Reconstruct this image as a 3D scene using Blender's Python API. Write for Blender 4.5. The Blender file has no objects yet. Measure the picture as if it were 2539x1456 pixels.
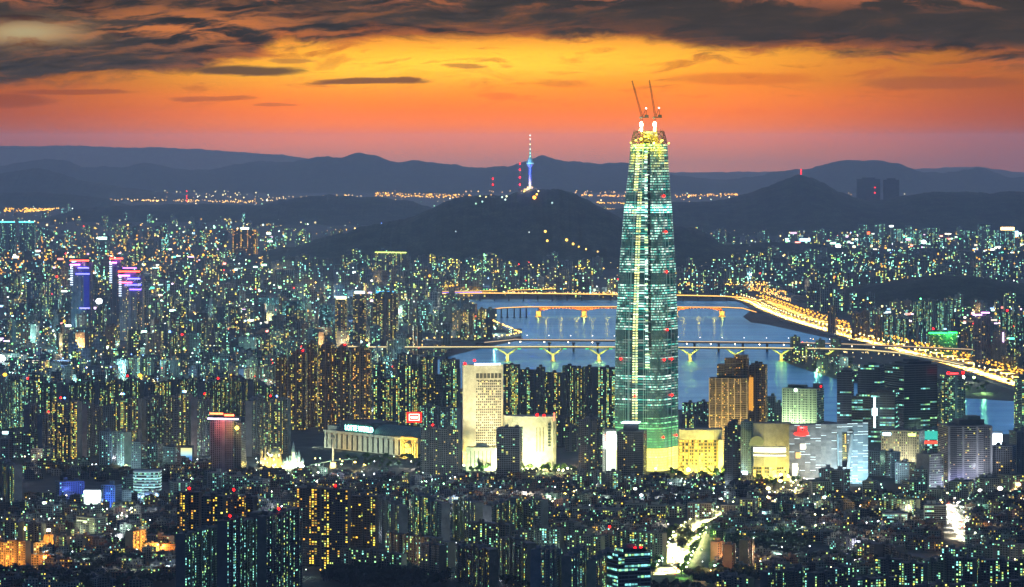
import bpy, math, random
from mathutils import Vector, noise as mnoise
R = random.Random(7)
S = bpy.context.scene
# ---------------------------------------------------------------- camera
F = 9440.0            # pixels per radian of the 2539 px wide reference
H = 520.0             # height of the mountain viewpoint above the plain (m)
XC, YH = 1269.5, 352.0
cam = bpy.data.cameras.new("camera"); camo = bpy.data.objects.new("camera", cam)
S.collection.objects.link(camo); S.camera = camo
camo.location = (0, 0, H); camo.rotation_euler = (math.pi/2, 0, 0)
cam.sensor_width = 36; cam.lens = 36*F/2539
cam.shift_y = -(728.0-YH)/2539
cam.clip_start = 5; cam.clip_end = 200000
S.view_settings.view_transform = 'Standard'; S.view_settings.look = 'None'
S.view_settings.exposure = 0; S.view_settings.gamma = 1
cy = S.cycles
cy.max_bounces = 3; cy.diffuse_bounces = 1; cy.glossy_bounces = 2; cy.volume_bounces = 0
cy.transmission_bounces = 2; cy.caustics_reflective = False; cy.caustics_refractive = False
cy.sample_clamp_indirect = 3; cy.use_light_tree = True; cy.use_denoising = True
cy.use_adaptive_sampling = False

# ---------------------------------------------------------------- node helper
class E:
    def __init__(s, nt, k): s.nt, s.k = nt, k
    def m(s, op, *a, clamp=False):
        n = s.nt.nodes.new('ShaderNodeMath'); n.operation = op; n.use_clamp = clamp
        for i, v in enumerate((s,)+a):
            if isinstance(v, E): s.nt.links.new(v.k, n.inputs[i])
            else: n.inputs[i].default_value = v
        return E(s.nt, n.outputs[0])
    def __add__(s, o): return s.m('ADD', o)
    __radd__ = __add__
    def __sub__(s, o): return s.m('SUBTRACT', o)
    def __rsub__(s, o): return s.m('MULTIPLY', -1.0).m('ADD', o)
    def __mul__(s, o): return s.m('MULTIPLY', o)
    __rmul__ = __mul__
    def __truediv__(s, o): return s.m('DIVIDE', o)
    def fl(s): return s.m('FLOOR')
    def fr(s): return s.m('FRACT')
    def lt(s, o): return s.m('LESS_THAN', o)
    def gt(s, o): return s.m('GREATER_THAN', o)
    def ab(s): return s.m('ABSOLUTE')
    def mx(s, o): return s.m('MAXIMUM', o)
    def mn(s, o): return s.m('MINIMUM', o)
    def ss(s, a, b):
        n = s.nt.nodes.new('ShaderNodeMapRange'); n.interpolation_type = 'SMOOTHSTEP'
        for i, v in enumerate((s, a, b)):
            if isinstance(v, E): s.nt.links.new(v.k, n.inputs[i])
            else: n.inputs[i].default_value = v
        return E(s.nt, n.outputs[0])
def lk(nt, v, inp):
    if isinstance(v, E): nt.links.new(v.k, inp)
    else: inp.default_value = v
def comb(nt, x, y, z=0.0):
    n = nt.nodes.new('ShaderNodeCombineXYZ')
    for i, v in enumerate((x, y, z)): lk(nt, v, n.inputs[i])
    return E(nt, n.outputs[0])
def sep(nt, v):
    n = nt.nodes.new('ShaderNodeSeparateXYZ'); lk(nt, v, n.inputs[0])
    return [E(nt, o) for o in n.outputs]
def noi(nt, v, scale=1.0, detail=4, rough=.5, dist=0.0, col=False):
    n = nt.nodes.new('ShaderNodeTexNoise'); lk(nt, v, n.inputs['Vector'])
    n.inputs['Scale'].default_value = scale; n.inputs['Detail'].default_value = detail
    n.inputs['Roughness'].default_value = rough; n.inputs['Distortion'].default_value = dist
    return E(nt, n.outputs['Color' if col else 'Fac'])
def wn(nt, v, col=False):
    n = nt.nodes.new('ShaderNodeTexWhiteNoise'); n.noise_dimensions = '3D'
    lk(nt, v, n.inputs['Vector']); return E(nt, n.outputs['Color' if col else 'Value'])
def mixc(nt, f, a, b, mode='MIX'):
    n = nt.nodes.new('ShaderNodeMix'); n.data_type = 'RGBA'; n.blend_type = mode
    lk(nt, f, n.inputs['Factor'])
    for v, i in ((a, 6), (b, 7)):
        if isinstance(v, E): nt.links.new(v.k, n.inputs[i])
        else: n.inputs[i].default_value = (*v[:3], 1)
    return E(nt, n.outputs[2])
def ramp(nt, f, stops, interp='LINEAR'):
    n = nt.nodes.new('ShaderNodeValToRGB'); lk(nt, f, n.inputs[0]); r = n.color_ramp
    r.interpolation = interp
    while len(r.elements) < len(stops): r.elements.new(.5)
    for e, (p, c) in zip(r.elements, stops):
        e.position = p; e.color = (*c, 1) if not isinstance(c, float) else (c, c, c, 1)
    return E(nt, n.outputs[0])

# ---------------------------------------------------------------- sky (world)
w = bpy.data.worlds.new("World"); S.world = w; w.use_nodes = True
nt = w.node_tree; nt.nodes.clear()
out = nt.nodes.new('ShaderNodeOutputWorld'); bg = nt.nodes.new('ShaderNodeBackground')
nt.links.new(bg.outputs[0], out.inputs[0])
tc = nt.nodes.new('ShaderNodeTexCoord'); dx, dy, dz = sep(nt, E(nt, tc.outputs['Generated']))
front = dy.ss(0.0, .5)
dyy = dy.mx(.05)
U = (dx/dyy)*9.44; V = (dz/dyy)*9.44
UV = comb(nt, U*1.0, V*4.2)
n0 = noi(nt, UV, 1.6, 8, .55, .4)
wx = noi(nt, comb(nt, U*2.0+1.1, V*6.0), 1.3, 5, .55)
n1 = noi(nt, comb(nt, U*3.2+3.1, V*15.0+(wx-.5)*2.2), 1.0, 10, .62, .35)
n2 = noi(nt, comb(nt, U*5.2+9.7, V*38.0-U*2.2+(wx-.5)*3.0), 1.0, 10, .62, .25)
Vw = V + (n0-.5)*.03
sky = ramp(nt, (Vw+.05)/.5, [
    (0.0, (.66, .27, .17)), (.06, (.98, .30, .08)), (.125, (1.34, .33, .01)), (.165, (1.20, .27, .0)), (.24, (1.22, .25, .0)),
    (.33, (1.25, .30, .006)), (.40, (1.10, .33, .005)), (.47, (1.15, .39, .010)), (.54, (1.1, .42, .02)), (.62, (.9, .30, .03)), (.75, (.5, .19, .07)), (1.0, (.12, .12, .16))])
g = ((U+.14)/.62).m('POWER', 2.0) + ((V-.195-(U*.02))/.048).m('POWER', 2.0)
core = (g*-1.0).m('EXPONENT')
sky = mixc(nt, core*.90*(n2.ss(.25, .6)*.4+.6), sky, (1.35, .80, .05))
edge = (U+.02).ab().ss(.35, 1.35)
sky = mixc(nt, edge*.80, sky, (.26, .050, .014))
st = n2.ss(.53, .68)*V.ss(.05, .14)*.50
sky = mixc(nt, st, sky, (.55, .11, .012))
st2 = n1.ss(.55, .66)*V.ss(.10, .16)*.45
sky = mixc(nt, st2, sky, (.60, .16, .02))
def boundary(pts):
    return ramp(nt, (U+1.3)/2.6, [((x-1269.5)/1000/2.6+.5, float((352-y)/352)) for x, y in pts])
vb = boundary([(-20, 218), (250, 198), (480, 188), (620, 160), (700, 112), (900, 118), (1200, 112), (1480, 96), (1700, 122), (1900, 142), (2200, 148), (2550, 166)])
vbs = sep(nt, vb)[0]*.352
dens = (V - vbs) + (n1-.5)*.13 + (n2-.5)*.05
cm = dens.ss(-.010, .030)
brk = (((U+1.21)/.13).m('POWER', 2.0) + ((V-.272)/.028).m('POWER', 2.0))*-1.0
brk = brk.m('EXPONENT')
brk2 = (((U+.80)/.30).m('POWER', 2.0) + ((V-.285)/.05).m('POWER', 2.0))*-1.0
brk2 = brk2.m('EXPONENT')*.75
cm = cm*(1.0-brk*(.4+n1).mn(1.0))
ccol = ramp(nt, n2*.55+n1*.45, [(.34, (.016, .016, .016)), (.46, (.040, .035, .031)), (.53, (.070, .052, .040)), (.61, (.20, .080, .034)), (.70, (.58, .19, .05))])
ccol = mixc(nt, brk2*n2.ss(.44, .60), ccol, (.80, .24, .05))
under = 1.0-dens.ss(.0, .07)
ccol = mixc(nt, under*.65*n2.ss(.40, .58)*(U+.6).ss(-.5, .1), ccol, (.85, .20, .02))
darkr = U.ss(-.3, .5)*V.ss(.20, .27)
ccol = mixc(nt, darkr*.70, ccol, (.050, .040, .033))
rim = (V-.335).ss(-.02, .02)*n1.ss(.5, .6)*.6
ccol = mixc(nt, rim, ccol, (.55, .16, .06))
sky = mixc(nt, cm, sky, ccol)
sky = mixc(nt, brk*n1.ss(.36, .54), sky, (.46, .37, .19))
def lens(x, y, rx, ry, a, c=(.16, .07, .035)):
    global sky
    q = (((U+(n2-.5)*.16)-(x-1269.5)/1000)/(rx/1000)).m('POWER', 2.0) + (((V+(n2-.5)*.014+(n1-.5)*.016)-(352-y)/1000)/(ry/1000)).m('POWER', 2.0)
    sky = mixc(nt, (1.0-q.ss(.3, 1.2))*a, sky, c)
lens(930, 201, 150, 10, .92, (.20, .075, .03)); lens(520, 246, 120, 7, .6, (.4, .08, .02)); lens(690, 261, 60, 5, .5, (.4, .08, .02))
lens(1240, 240, 60, 10, .4, (.75, .14, .01)); lens(610, 176, 170, 14, .9, (.07, .045, .03)); lens(1150, 163, 60, 8, .7, (.5, .17, .03)); lens(1400, 208, 80, 10, .45, (.8, .2, .01))
lens(1840, 196, 200, 18, .5, (.7, .13, .01)); lens(2330, 205, 210, 20, .5, (.30, .08, .03)); lens(180, 228, 160, 8, .6, (.28, .06, .02)); lens(30, 250, 110, 20, .5, (.20, .04, .012)); lens(720, 150, 60, 8, .7, (.5, .2, .04))
# unseen bright band added above the frame to light the haze; rest dusk blue
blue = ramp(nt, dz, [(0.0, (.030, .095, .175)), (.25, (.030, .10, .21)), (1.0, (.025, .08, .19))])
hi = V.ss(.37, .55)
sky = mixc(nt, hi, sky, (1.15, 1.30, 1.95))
sky = mixc(nt, V.ss(1.3, 3.2), sky, blue)
sky = mixc(nt, 1.0-front, sky, blue)
sky = mixc(nt, (dx/dyy).ab().ss(.35, 1.0), sky, blue)
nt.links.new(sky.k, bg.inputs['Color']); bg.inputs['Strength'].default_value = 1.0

# the sun is just under the rim of the hills: one very weak warm lamp
sl = bpy.data.lights.new("sun", 'SUN'); sl.energy = .03; sl.angle = math.radians(8); sl.color = (1, .5, .2)
so = bpy.data.objects.new("sun", sl); S.collection.objects.link(so); so.rotation_euler = (math.radians(-88), 0, 0)

# ---------------------------------------------------------------- geometry helpers
def PT(x, y, D): return Vector(((x-XC)/F*D, D, H-(y-YH)/F*D))
def DG(y): return H*F/(y-YH)
def GR(x, y, z=0.0):
    D = (H-z)*F/(y-YH); return Vector(((x-XC)/F*D, D, z))
MATS = {}
def newmat(name):
    m = bpy.data.materials.new(name); m.use_nodes = True; MATS[name] = m
    t = m.node_tree; b = t.nodes['Principled BSDF']; return m, t, b
def plain(name, col, rough=.8, metal=0.0, var=.25, scale=.05, em=None, es=0.0):
    m, t, b = newmat(name)
    g = t.nodes.new('ShaderNodeNewGeometry'); v = noi(t, E(t, g.outputs['Position']), scale, 6, .6)
    c = mixc(t, v.ss(.3, .7), tuple(k*(1-var) for k in col), tuple(k*(1+var) for k in col))
    t.links.new(c.k, b.inputs['Base Color']); b.inputs['Roughness'].default_value = rough
    b.inputs['Metallic'].default_value = metal; b.inputs['Specular IOR Level'].default_value = .3
    if em: b.inputs['Emission Color'].default_value = (*em, 1); b.inputs['Emission Strength'].default_value = es
    return m
def glow(name, col, s):
    m, t, b = newmat(name); b.inputs['Base Color'].default_value = (*[c*.5 for c in col], 1)
    b.inputs['Emission Color'].default_value = (*col, 1); b.inputs['Emission Strength'].default_value = s
    try: m.cycles.emission_sampling = 'NONE'
    except Exception: pass
    return m
def mk(name, me, parent=None, label=None, cat=None, group=None, kind=None, loc=None):
    o = bpy.data.objects.new(name, me); S.collection.objects.link(o)
    if loc is not None: o.location = loc
    if parent is not None: o.parent = parent
    if label: o['label'] = label
    if cat: o['category'] = cat
    if group: o['group'] = group
    if kind: o['kind'] = kind
    return o
class MB:
    """collects faces with uv, wall colour (r,g,b,lit share) and window data (warmth, power, seed, style)"""
    def __init__(s): s.v, s.f, s.uv, s.a, s.b = [], [], [], [], []
    def face(s, pts, uv=None, a=(.2, .2, .2, 0), b=(0, 0, 0, 0)):
        n = len(s.v); s.v += [tuple(p) for p in pts]; s.f.append(tuple(range(n, n+len(pts))))
        s.uv += uv if uv else [(0.0, 0.0)]*len(pts); s.a.append(a); s.b.append(b)
    def box(s, c, sx, sy, z0, z1, th=0.0, a=(.2, .2, .2, 0), b=(0, 0, 0, 0), bay=3.3, fl=2.9, sides='FBLR', roof=None, bot=False, taper=1.0):
        """sides: which walls have windows. F faces the viewer (-y)"""
        ca, sa = math.cos(th), math.sin(th)
        def q(x, y, z): return (c[0]+x*ca-y*sa, c[1]+x*sa+y*ca, z)
        hx, hy = sx/2, sy/2; tx, ty = hx*taper, hy*taper
        P = [(-hx, -hy), (hx, -hy), (hx, hy), (-hx, hy)]; T = [(-tx, -ty), (tx, -ty), (tx, ty), (-tx, ty)]
        nf = max(1, round((z1-z0)/fl)); sd = R.randrange(0, 900)
        for i, k in enumerate('FRBL'):
            j = (i+1) % 4; L = sx if k in 'FB' else sy; nb = max(1, round(L/bay))
            u0 = sd+i*37; v0 = R.randrange(0, 300)
            aa, bb = (a, b) if k in sides else ((a[0], a[1], a[2], 0), (0, 0, b[2], 0))
            s.face([q(*P[i], z0), q(*P[j], z0), q(*T[j], z1), q(*T[i], z1)], [(u0, v0), (u0+nb, v0), (u0+nb, v0+nf), (u0, v0+nf)], aa, bb)
        r = roof or (a[0]*.5, a[1]*.5, a[2]*.5)
        s.face([q(*p, z1) for p in T], None, (*r[:3], 0))
        if bot: s.face([q(*p, z0) for p in P[::-1]], None, (*r[:3], 0))
    def prism(s, pts, z0, z1, a=(.2, .2, .2, 0), b=(0, 0, 0, 0), bay=3.3, fl=2.9, roof=None, scale=1.0, roofed=True, cont=False):
        n = len(pts); cx = sum(p[0] for p in pts)/n; cyy = sum(p[1] for p in pts)/n
        top = [(cx+(p[0]-cx)*scale, cyy+(p[1]-cyy)*scale) for p in pts]
        nf = max(1, round((z1-z0)/fl)); u = R.randrange(0, 900); v0 = R.randrange(0, 300)
        for i in range(n):
            j = (i+1) % n; L = math.dist(pts[i], pts[j]); nb = L/bay if cont else max(1, round(L/bay))
            s.face([(*pts[i], z0), (*pts[j], z0), (*top[j], z1), (*top[i], z1)], [(u, v0), (u+nb, v0), (u+nb, v0+nf), (u, v0+nf)], a, b); u += nb+(0 if cont else 3)
        if roofed: s.face([(*p, z1) for p in top], None, (*(roof or tuple(k*.5 for k in a[:3])), 0))
    def tube(s, p, q, r0, r1=None, n=6, a=(.2, .2, .2, 0)):
        r1 = r0 if r1 is None else r1; p, q = Vector(p), Vector(q); d = (q-p).normalized()
        e = d.orthogonal().normalized(); g = d.cross(e)
        A = [p+(e*math.cos(k*math.tau/n)+g*math.sin(k*math.tau/n))*r0 for k in range(n)]
        B = [q+(e*math.cos(k*math.tau/n)+g*math.sin(k*math.tau/n))*r1 for k in range(n)]
        for k in range(n): j = (k+1) % n; s.face([A[k], A[j], B[j], B[k]], None, a)
        s.face(B, None, a); s.face(A[::-1], None, a)
    def ball(s, c, r, n=6, m=4, a=(1, 1, 1, 0), sz=1.0):
        rings = []
        for i in range(m+1):
            t = math.pi*i/m; rings.append([(c[0]+r*math.sin(t)*math.cos(k*math.tau/n), c[1]+r*math.sin(t)*math.sin(k*math.tau/n), c[2]+r*sz*math.cos(t)) for k in range(n)])
        for i in range(m):
            for k in range(n):
                j = (k+1) % n
                if i == 0: s.face([rings[0][0], rings[1][k], rings[1][j]], None, a)
                elif i == m-1: s.face([rings[i][k], rings[m][0], rings[i][j]], None, a)
                else: s.face([rings[i][k], rings[i+1][k], rings[i+1][j], rings[i][j]], None, a)
    def mesh(s, name, mat):
        me = bpy.data.meshes.new(name); me.from_pydata(s.v, [], s.f); me.materials.append(MATS[mat])
        u = me.uv_layers.new(name='uv'); u.data.foreach_set('uv', [c for p in s.uv for c in p])
        for nm, d in (('wa', s.a), ('wi', s.b)):
            t = me.attributes.new(nm, 'FLOAT_COLOR', 'FACE'); t.data.foreach_set('color', [c for p in d for c in p])
        return me
    def obj(s, name, mat, parent=None, **kw):
        o = mk(name, s.mesh(name, mat), parent, **kw)
        return o

# ---------------------------------------------------------------- materials
def attr(t, name):
    n = t.nodes.new('ShaderNodeAttribute'); n.attribute_type = 'GEOMETRY'; n.attribute_name = name
    return n
def make_facade():
    m, t, b = newmat('facade')
    A, B = attr(t, 'wa'), attr(t, 'wi')
    lit = E(t, A.outputs['Alpha']); sty = E(t, B.outputs['Alpha']); wall = E(t, A.outputs['Color'])
    warm, powr, seed = sep(t, E(t, B.outputs['Vector']))
    uv = t.nodes.new('ShaderNodeUVMap'); uv.uv_map = 'uv'; u, v, _ = sep(t, E(t, uv.outputs[0]))
    cu, cv, fu, fv = u.fl(), v.fl(), u.fr(), v.fr()
    r = wn(t, comb(t, cu, cv, seed*91.7)); rc = wn(t, comb(t, cu, seed*13.1, 5.5)); rr, rg, rb = sep(t, wn(t, comb(t, cv, cu, seed*57.3+8.0), True))
    clump = noi(t, comb(t, cu*.35, cv*.22, seed*40.0), 1.0, 2, .5)
    on = r.lt(lit*(rc.ss(.45, .65)*.85+.10)*(clump.ss(.3, .7)*1.1+.30))
    onf = wn(t, comb(t, cv+.3, (cu*.22).fl(), seed*77.0)).lt(lit*1.2)
    isg = sty.gt(.93); on = on*(1.0-isg)+onf*isg
    half = sty*.5*(rr*.35+.75)
    inw = (fu-.5).ab().lt(half)*(fv-.54).ab().lt(rb*.08+.22)
    anyw = (fu-.5).ab().lt(sty*.5)*(fv-.52).ab().lt(.33)*sty.gt(.01)
    hue = rg*.55+warm*.9-.25
    col = ramp(t, hue, [(0.0, (.30, .95, 1.0)), (.18, (.32, 1.0, .72)), (.36, (.40, 1.0, .34)), (.52, (.88, .95, .16)), (.70, (1.0, .70, .05)), (1.0, (1.0, .42, .05))])
    es = on*inw*powr*(rb*rb*1.3+.42)
    slab = fv.lt(.10)*sty.gt(.01)
    g = t.nodes.new('ShaderNodeNewGeometry'); dn = noi(t, E(t, g.outputs['Position']), .08, 6, .65)
    wc = mixc(t, dn.ss(.25, .75), wall, (0, 0, 0)); wc = mixc(t, .45, wall, wc)
    wc = mixc(t, slab*.35, wc, (.45, .45, .45))
    base = mixc(t, anyw*(1.0-on), wc, (.012, .016, .022))
    t.links.new(base.k, b.inputs['Base Color']); t.links.new((.75-anyw*.5).k, b.inputs['Roughness'])
    t.links.new(col.k, b.inputs['Emission Color']); t.links.new(es.k, b.inputs['Emission Strength'])
    b.inputs['Specular IOR Level'].default_value = .35
    m.cycles.emission_sampling = 'NONE'
make_facade()
def make_lamp():
    m, t, b = newmat('lamp'); A = attr(t, 'wa')
    t.links.new(A.outputs['Color'], b.inputs['Emission Color']); t.links.new(A.outputs['Alpha'], b.inputs['Emission Strength'])
    b.inputs['Base Color'].default_value = (.012, .012, .014, 1); m.cycles.emission_sampling = 'NONE'
make_lamp()
def make_paint():
    m, t, b = newmat('paint'); A = attr(t, 'wa'); g = t.nodes.new('ShaderNodeNewGeometry'); dn = noi(t, E(t, g.outputs['Position']), .12, 6, .6)
    c = mixc(t, dn.ss(.3, .7)*.35, E(t, A.outputs['Color']), (.02, .02, .02)); t.links.new(c.k, b.inputs['Base Color']); b.inputs['Roughness'].default_value = .7
make_paint()
def make_ground():
    m, t, b = newmat('ground'); g = t.nodes.new('ShaderNodeNewGeometry'); p = E(t, g.outputs['Position'])
    n = noi(t, p, .004, 8, .6); k = noi(t, p, .03, 5, .6)
    c = ramp(t, n*.5+k*.5, [(.35, (.012, .022, .012)), (.5, (.028, .034, .034)), (.62, (.07, .068, .062))])
    t.links.new(c.k, b.inputs['Base Color']); b.inputs['Roughness'].default_value = .85
make_ground()
def make_wood():
    m, t, b = newmat('woodland'); g = t.nodes.new('ShaderNodeNewGeometry'); p = E(t, g.outputs['Position'])
    n = noi(t, p, .012, 8, .7); k = noi(t, p, .1, 4, .7)
    c = ramp(t, n*.5+k*.5, [(.38, (.006, .012, .008)), (.5, (.03, .045, .022)), (.62, (.10, .12, .06))])
    t.links.new(c.k, b.inputs['Base Color']); b.inputs['Roughness'].default_value = .9; b.inputs['Specular IOR Level'].default_value = .1
make_wood()
def make_water():
    m, t, b = newmat('water'); t.nodes.remove(b); g = t.nodes.new('ShaderNodeNewGeometry'); x, y, z = sep(t, E(t, g.outputs['Position']))
    n = noi(t, comb(t, x*.012, y*.05), 1.0, 5, .6); k = noi(t, comb(t, x*.0012, y*.010), 1.0, 5, .6)
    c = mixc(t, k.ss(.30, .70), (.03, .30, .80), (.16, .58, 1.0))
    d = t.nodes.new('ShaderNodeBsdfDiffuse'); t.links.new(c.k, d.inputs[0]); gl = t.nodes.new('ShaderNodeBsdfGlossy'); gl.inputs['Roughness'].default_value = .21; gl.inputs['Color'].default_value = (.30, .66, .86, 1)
    bp = t.nodes.new('ShaderNodeBump'); bp.inputs['Strength'].default_value = .6; bp.inputs['Distance'].default_value = 4.0
    t.links.new((n*6.0).k, bp.inputs['Height']); t.links.new(bp.outputs[0], gl.inputs['Normal'])
    mx = t.nodes.new('ShaderNodeMixShader'); mx.inputs[0].default_value = .62; t.links.new(d.outputs[0], mx.inputs[1]); t.links.new(gl.outputs[0], mx.inputs[2])
    t.links.new(mx.outputs[0], [q for q in t.nodes if q.type == 'OUTPUT_MATERIAL'][0].inputs[0])
make_water()
plain('concrete', (.20, .19, .18)); plain('steel', (.12, .12, .13), .5, .6); plain('asphalt', (.05, .05, .052), .8, 0, .3, .1)
plain('darkmetal', (.03, .03, .035), .6)

# ---------------------------------------------------------------- setting: ground, river, hills
WATER_Z = .4
def sheet(name, pts, mat, z, kind='structure', **kw):
    me = bpy.data.meshes.new(name); me.from_pydata([(p[0], p[1], z) for p in pts], [], [tuple(range(len(pts)))])
    me.materials.append(MATS[mat]); return mk(name, me, kind=kind, **kw)
gb = bpy.data.meshes.new('ground'); gv, gf = [], []
ys = [-500, 2000, 4000, 6000, 9000, 14000, 25000, 42000]
for yy in ys:
    for xx in range(-8, 9): gv.append((xx*2000, yy, 0))
for i in range(len(ys)-1):
    for k in range(16): gf.append((i*17+k, i*17+k+1, (i+1)*17+k+1, (i+1)*17+k))
gb.from_pydata(gv, [], gf); gb.materials.append(MATS['ground']); mk('ground', gb, kind='structure')
river = [(1060, 744), (1300, 743), (1600, 746), (1870, 748), (1862, 770), (1842, 786), (1862, 800), (1905, 806), (1960, 818), (2030, 834), (2090, 846), (2060, 862),
         (1990, 872), (1935, 890), (1960, 905), (2010, 922), (2080, 943), (2180, 962), (2300, 978), (2390, 988), (2470, 993), (2540, 997), (2640, 1000), (2640, 1085), (2400, 1072), (2100, 1050), (1800, 1020),
         (1500, 1010), (1200, 990), (1015, 978), (1030, 925), (1060, 900), (1130, 880), (1215, 860), (1300, 842), (1285, 830), (1215, 802), (1190, 790), (1190, 768), (1120, 758)]
rp = [GR(x, y) for x, y in river]
sheet('river', rp, 'water', WATER_Z)
def fbm(x, y, o=5):
    return mnoise.fractal(Vector((x, y, 3.3)), .9, 2.1, o)
RID = []
def ridge(name, pts, D, half, mat='woodland', nx=420, amp=6.0, rows=14, **kw):
    """a range of hills whose crest, seen from the viewpoint, follows pts"""
    xs = [p[0] for p in pts]; RID.append((pts, D, half))
    def crest(x):
        for (a, ya), (b, yb) in zip(pts, pts[1:]):
            if a <= x <= b:
                k = (x-a)/(b-a); k2 = k*k*(3-2*k)*.4+k*.6; return ya+(yb-ya)*k2
        return pts[-1][1]
    v, f = [], []
    for i in range(nx+1):
        x = xs[0]+(xs[-1]-xs[0])*i/nx; h = H-(crest(x)-YH)/F*D
        X = (x-XC)/F*D
        for j in range(rows+1):
            s = -1+2*j/rows; yj = D+s*half
            e = math.cos(s*math.pi/2)**1.3 if abs(s) < 1 else 0
            spur = 1+.45*fbm(X/900+5, yj/900)*(1-e)
            z = h*e*spur + amp*(fbm(X/(amp*7+60), yj/(amp*14+120), 6)+.35*fbm(X/26, yj/40, 3))*(.3+e)
            v.append((X*yj/D if False else X, yj, max(z, -3) if abs(s) < 1 else -3))
    for i in range(nx):
        for j in range(rows): a = i*(rows+1)+j; f.append((a, a+rows+1, a+rows+2, a+1))
    me = bpy.data.meshes.new(name); me.from_pydata(v, [], f); me.materials.append(MATS[mat])
    me.polygons.foreach_set('use_smooth', [True]*len(f))
    return mk(name, me, kind='structure', **kw)
ridge('mountains', [(-400, 366), (0, 362), (200, 362), (310, 366), (400, 366), (500, 370), (600, 378), (700, 384), (760, 393), (900, 410), (1200, 425), (1600, 428), (2200, 425), (2290, 418), (2420, 414), (2539, 428), (2900, 430)], 53000, 1000, amp=12)
ridge('mountains', [(-400, 440), (0, 413), (60, 402), (110, 395), (160, 398), (205, 415), (300, 413), (350, 405), (400, 412), (440, 420), (520, 420), (590, 406), (640, 398), (700, 404), (760, 398), (800, 387), (850, 391), (893, 377), (930, 388), (990, 402), (1030, 397), (1080, 407), (1130, 408), (1180, 417), (1260, 413), (1310, 398), (1345, 386), (1400, 400), (1450, 408), (1500, 405), (1540, 401), (1600, 413), (1660, 434), (1720, 440), (1800, 447), (1870, 440), (1930, 425), (2000, 419), (2050, 408), (2090, 398), (2150, 396), (2200, 402), (2240, 409), (2262, 420), (2290, 428), (2350, 430), (2400, 420), (2430, 416), (2470, 430), (2500, 440), (2900, 446)], 41000, 2200, amp=16)
ridge('hills', [(-300, 420), (0, 430), (60, 420), (95, 417), (140, 428), (200, 447), (300, 465), (420, 480), (500, 495)], 34500, 1500, amp=9)
ridge('hills', [(-300, 470), (0, 478), (100, 477), (200, 484), (262, 492), (300, 505), (330, 515)], 29500, 900, amp=6)
ridge('hills', [(90, 552), (150, 530), (200, 517), (300, 511), (450, 506), (600, 508), (700, 512), (760, 515), (900, 525), (1000, 540)], 25500, 800, amp=6)
ridge('hills', [(620, 515), (700, 495), (780, 485), (850, 484), (900, 489), (950, 490), (1020, 500), (1060, 510), (1100, 530)], 24500, 800, amp=6)
ridge('hills', [(560, 650), (640, 632), (720, 612), (800, 590), (860, 577), (900, 562), (960, 550), (1000, 543), (1050, 524), (1100, 502), (1150, 491), (1200, 487), (1250, 484), (1290, 478), (1320, 470), (1385, 467), (1420, 477), (1450, 491), (1500, 518), (1540, 538), (1600, 556), (1680, 560), (1740, 575), (1790, 605), (1860, 650)], 16500, 900, amp=9, nx=600)
ridge('hills', [(1500, 520), (1660, 502), (1750, 500), (1800, 494), (1850, 482), (1900, 464), (1950, 444), (1978, 434), (2010, 440), (2040, 452), (2080, 476), (2120, 491), (2150, 497), (2200, 495), (2240, 485), (2300, 478), (2350, 476), (2430, 477), (2460, 481), (2490, 474), (2539, 477), (2800, 470)], 22500, 1400, amp=5, nx=500)
ridge('hills', [(1680, 618), (1800, 606), (1900, 600), (2000, 604), (2100, 614), (2200, 622), (2300, 616), (2420, 622), (2539, 624), (2700, 630)], 17200, 300, amp=4)
ridge('hills', [(1960, 762), (2030, 738), (2100, 719), (2170, 704), (2260, 691), (2330, 684), (2400, 685), (2470, 694), (2539, 704), (2700, 715)], 12300, 650, amp=4)
ridge('hills', [(500, 872), (560, 848), (600, 836), (650, 832), (690, 838), (740, 856), (780, 880)], 9400, 250, amp=4)

# ---------------------------------------------------------------- haze
def haze():
    me = bpy.data.meshes.new('haze'); x0, x1, y0, y1, z0, z1 = -16500, 16500, -900, 54500, -5, 626
    v = [(x, y, z) for z in (z0, z1) for y in (y0, y1) for x in (x0, x1)]
    me.from_pydata(v, [], [(0, 2, 3, 1), (4, 5, 7, 6), (0, 1, 5, 4), (2, 6, 7, 3), (0, 4, 6, 2), (1, 3, 7, 5)])
    m = bpy.data.materials.new('haze'); m.use_nodes = True; t = m.node_tree; t.nodes.clear()
    o = t.nodes.new('ShaderNodeOutputMaterial'); p = t.nodes.new('ShaderNodeVolumePrincipled')
    p.inputs['Color'].default_value = (.52, .70, .95, 1); p.inputs['Absorption Color'].default_value = (1, 1, 1, 1)
    p.inputs['Density'].default_value = 2.5e-5; p.inputs['Anisotropy'].default_value = .6
    t.links.new(p.outputs[0], o.inputs['Volume']); me.materials.append(m)
    mk('haze', me, kind='stuff')
haze()
# ================================================================ objects
USED = {}
def chk(label):
    if label: USED[label] = USED.get(label, 0)+1
    return label
def light(name, loc, col, power, parent=None, kind='POINT', size=2.0, rot=None, spot=1.6):
    if name in ('lamp_light', 'expressway_lamp') and kind == 'POINT': kind = 'SPOT'; spot = 2.25
    l = bpy.data.lights.new(name, kind); l.color = col; l.energy = power
    if kind in ('POINT', 'SPOT'): l.shadow_soft_size = size
    if kind == 'SPOT': l.spot_size = spot; l.spot_blend = .6
    if kind == 'AREA': l.shape = 'RECTANGLE'; l.size = size; l.size_y = size*.3
    o = bpy.data.objects.new(name, l); S.collection.objects.link(o); o.location = loc
    if rot is not None: o.rotation_euler = rot
    if parent is not None:
        o.parent = parent; o.matrix_parent_inverse = parent.matrix_basis.inverted()
    return o
def aim(o, target):
    d = Vector(target)-o.location; o.rotation_euler = d.to_track_quat('-Z', 'Y').to_euler(); return o
def lampball(name, c, r, col, s, parent=None, **kw):
    m = MB(); m.ball(c, r, a=(*col, s)); return m.obj(name, 'lamp', parent, **kw)
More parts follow.
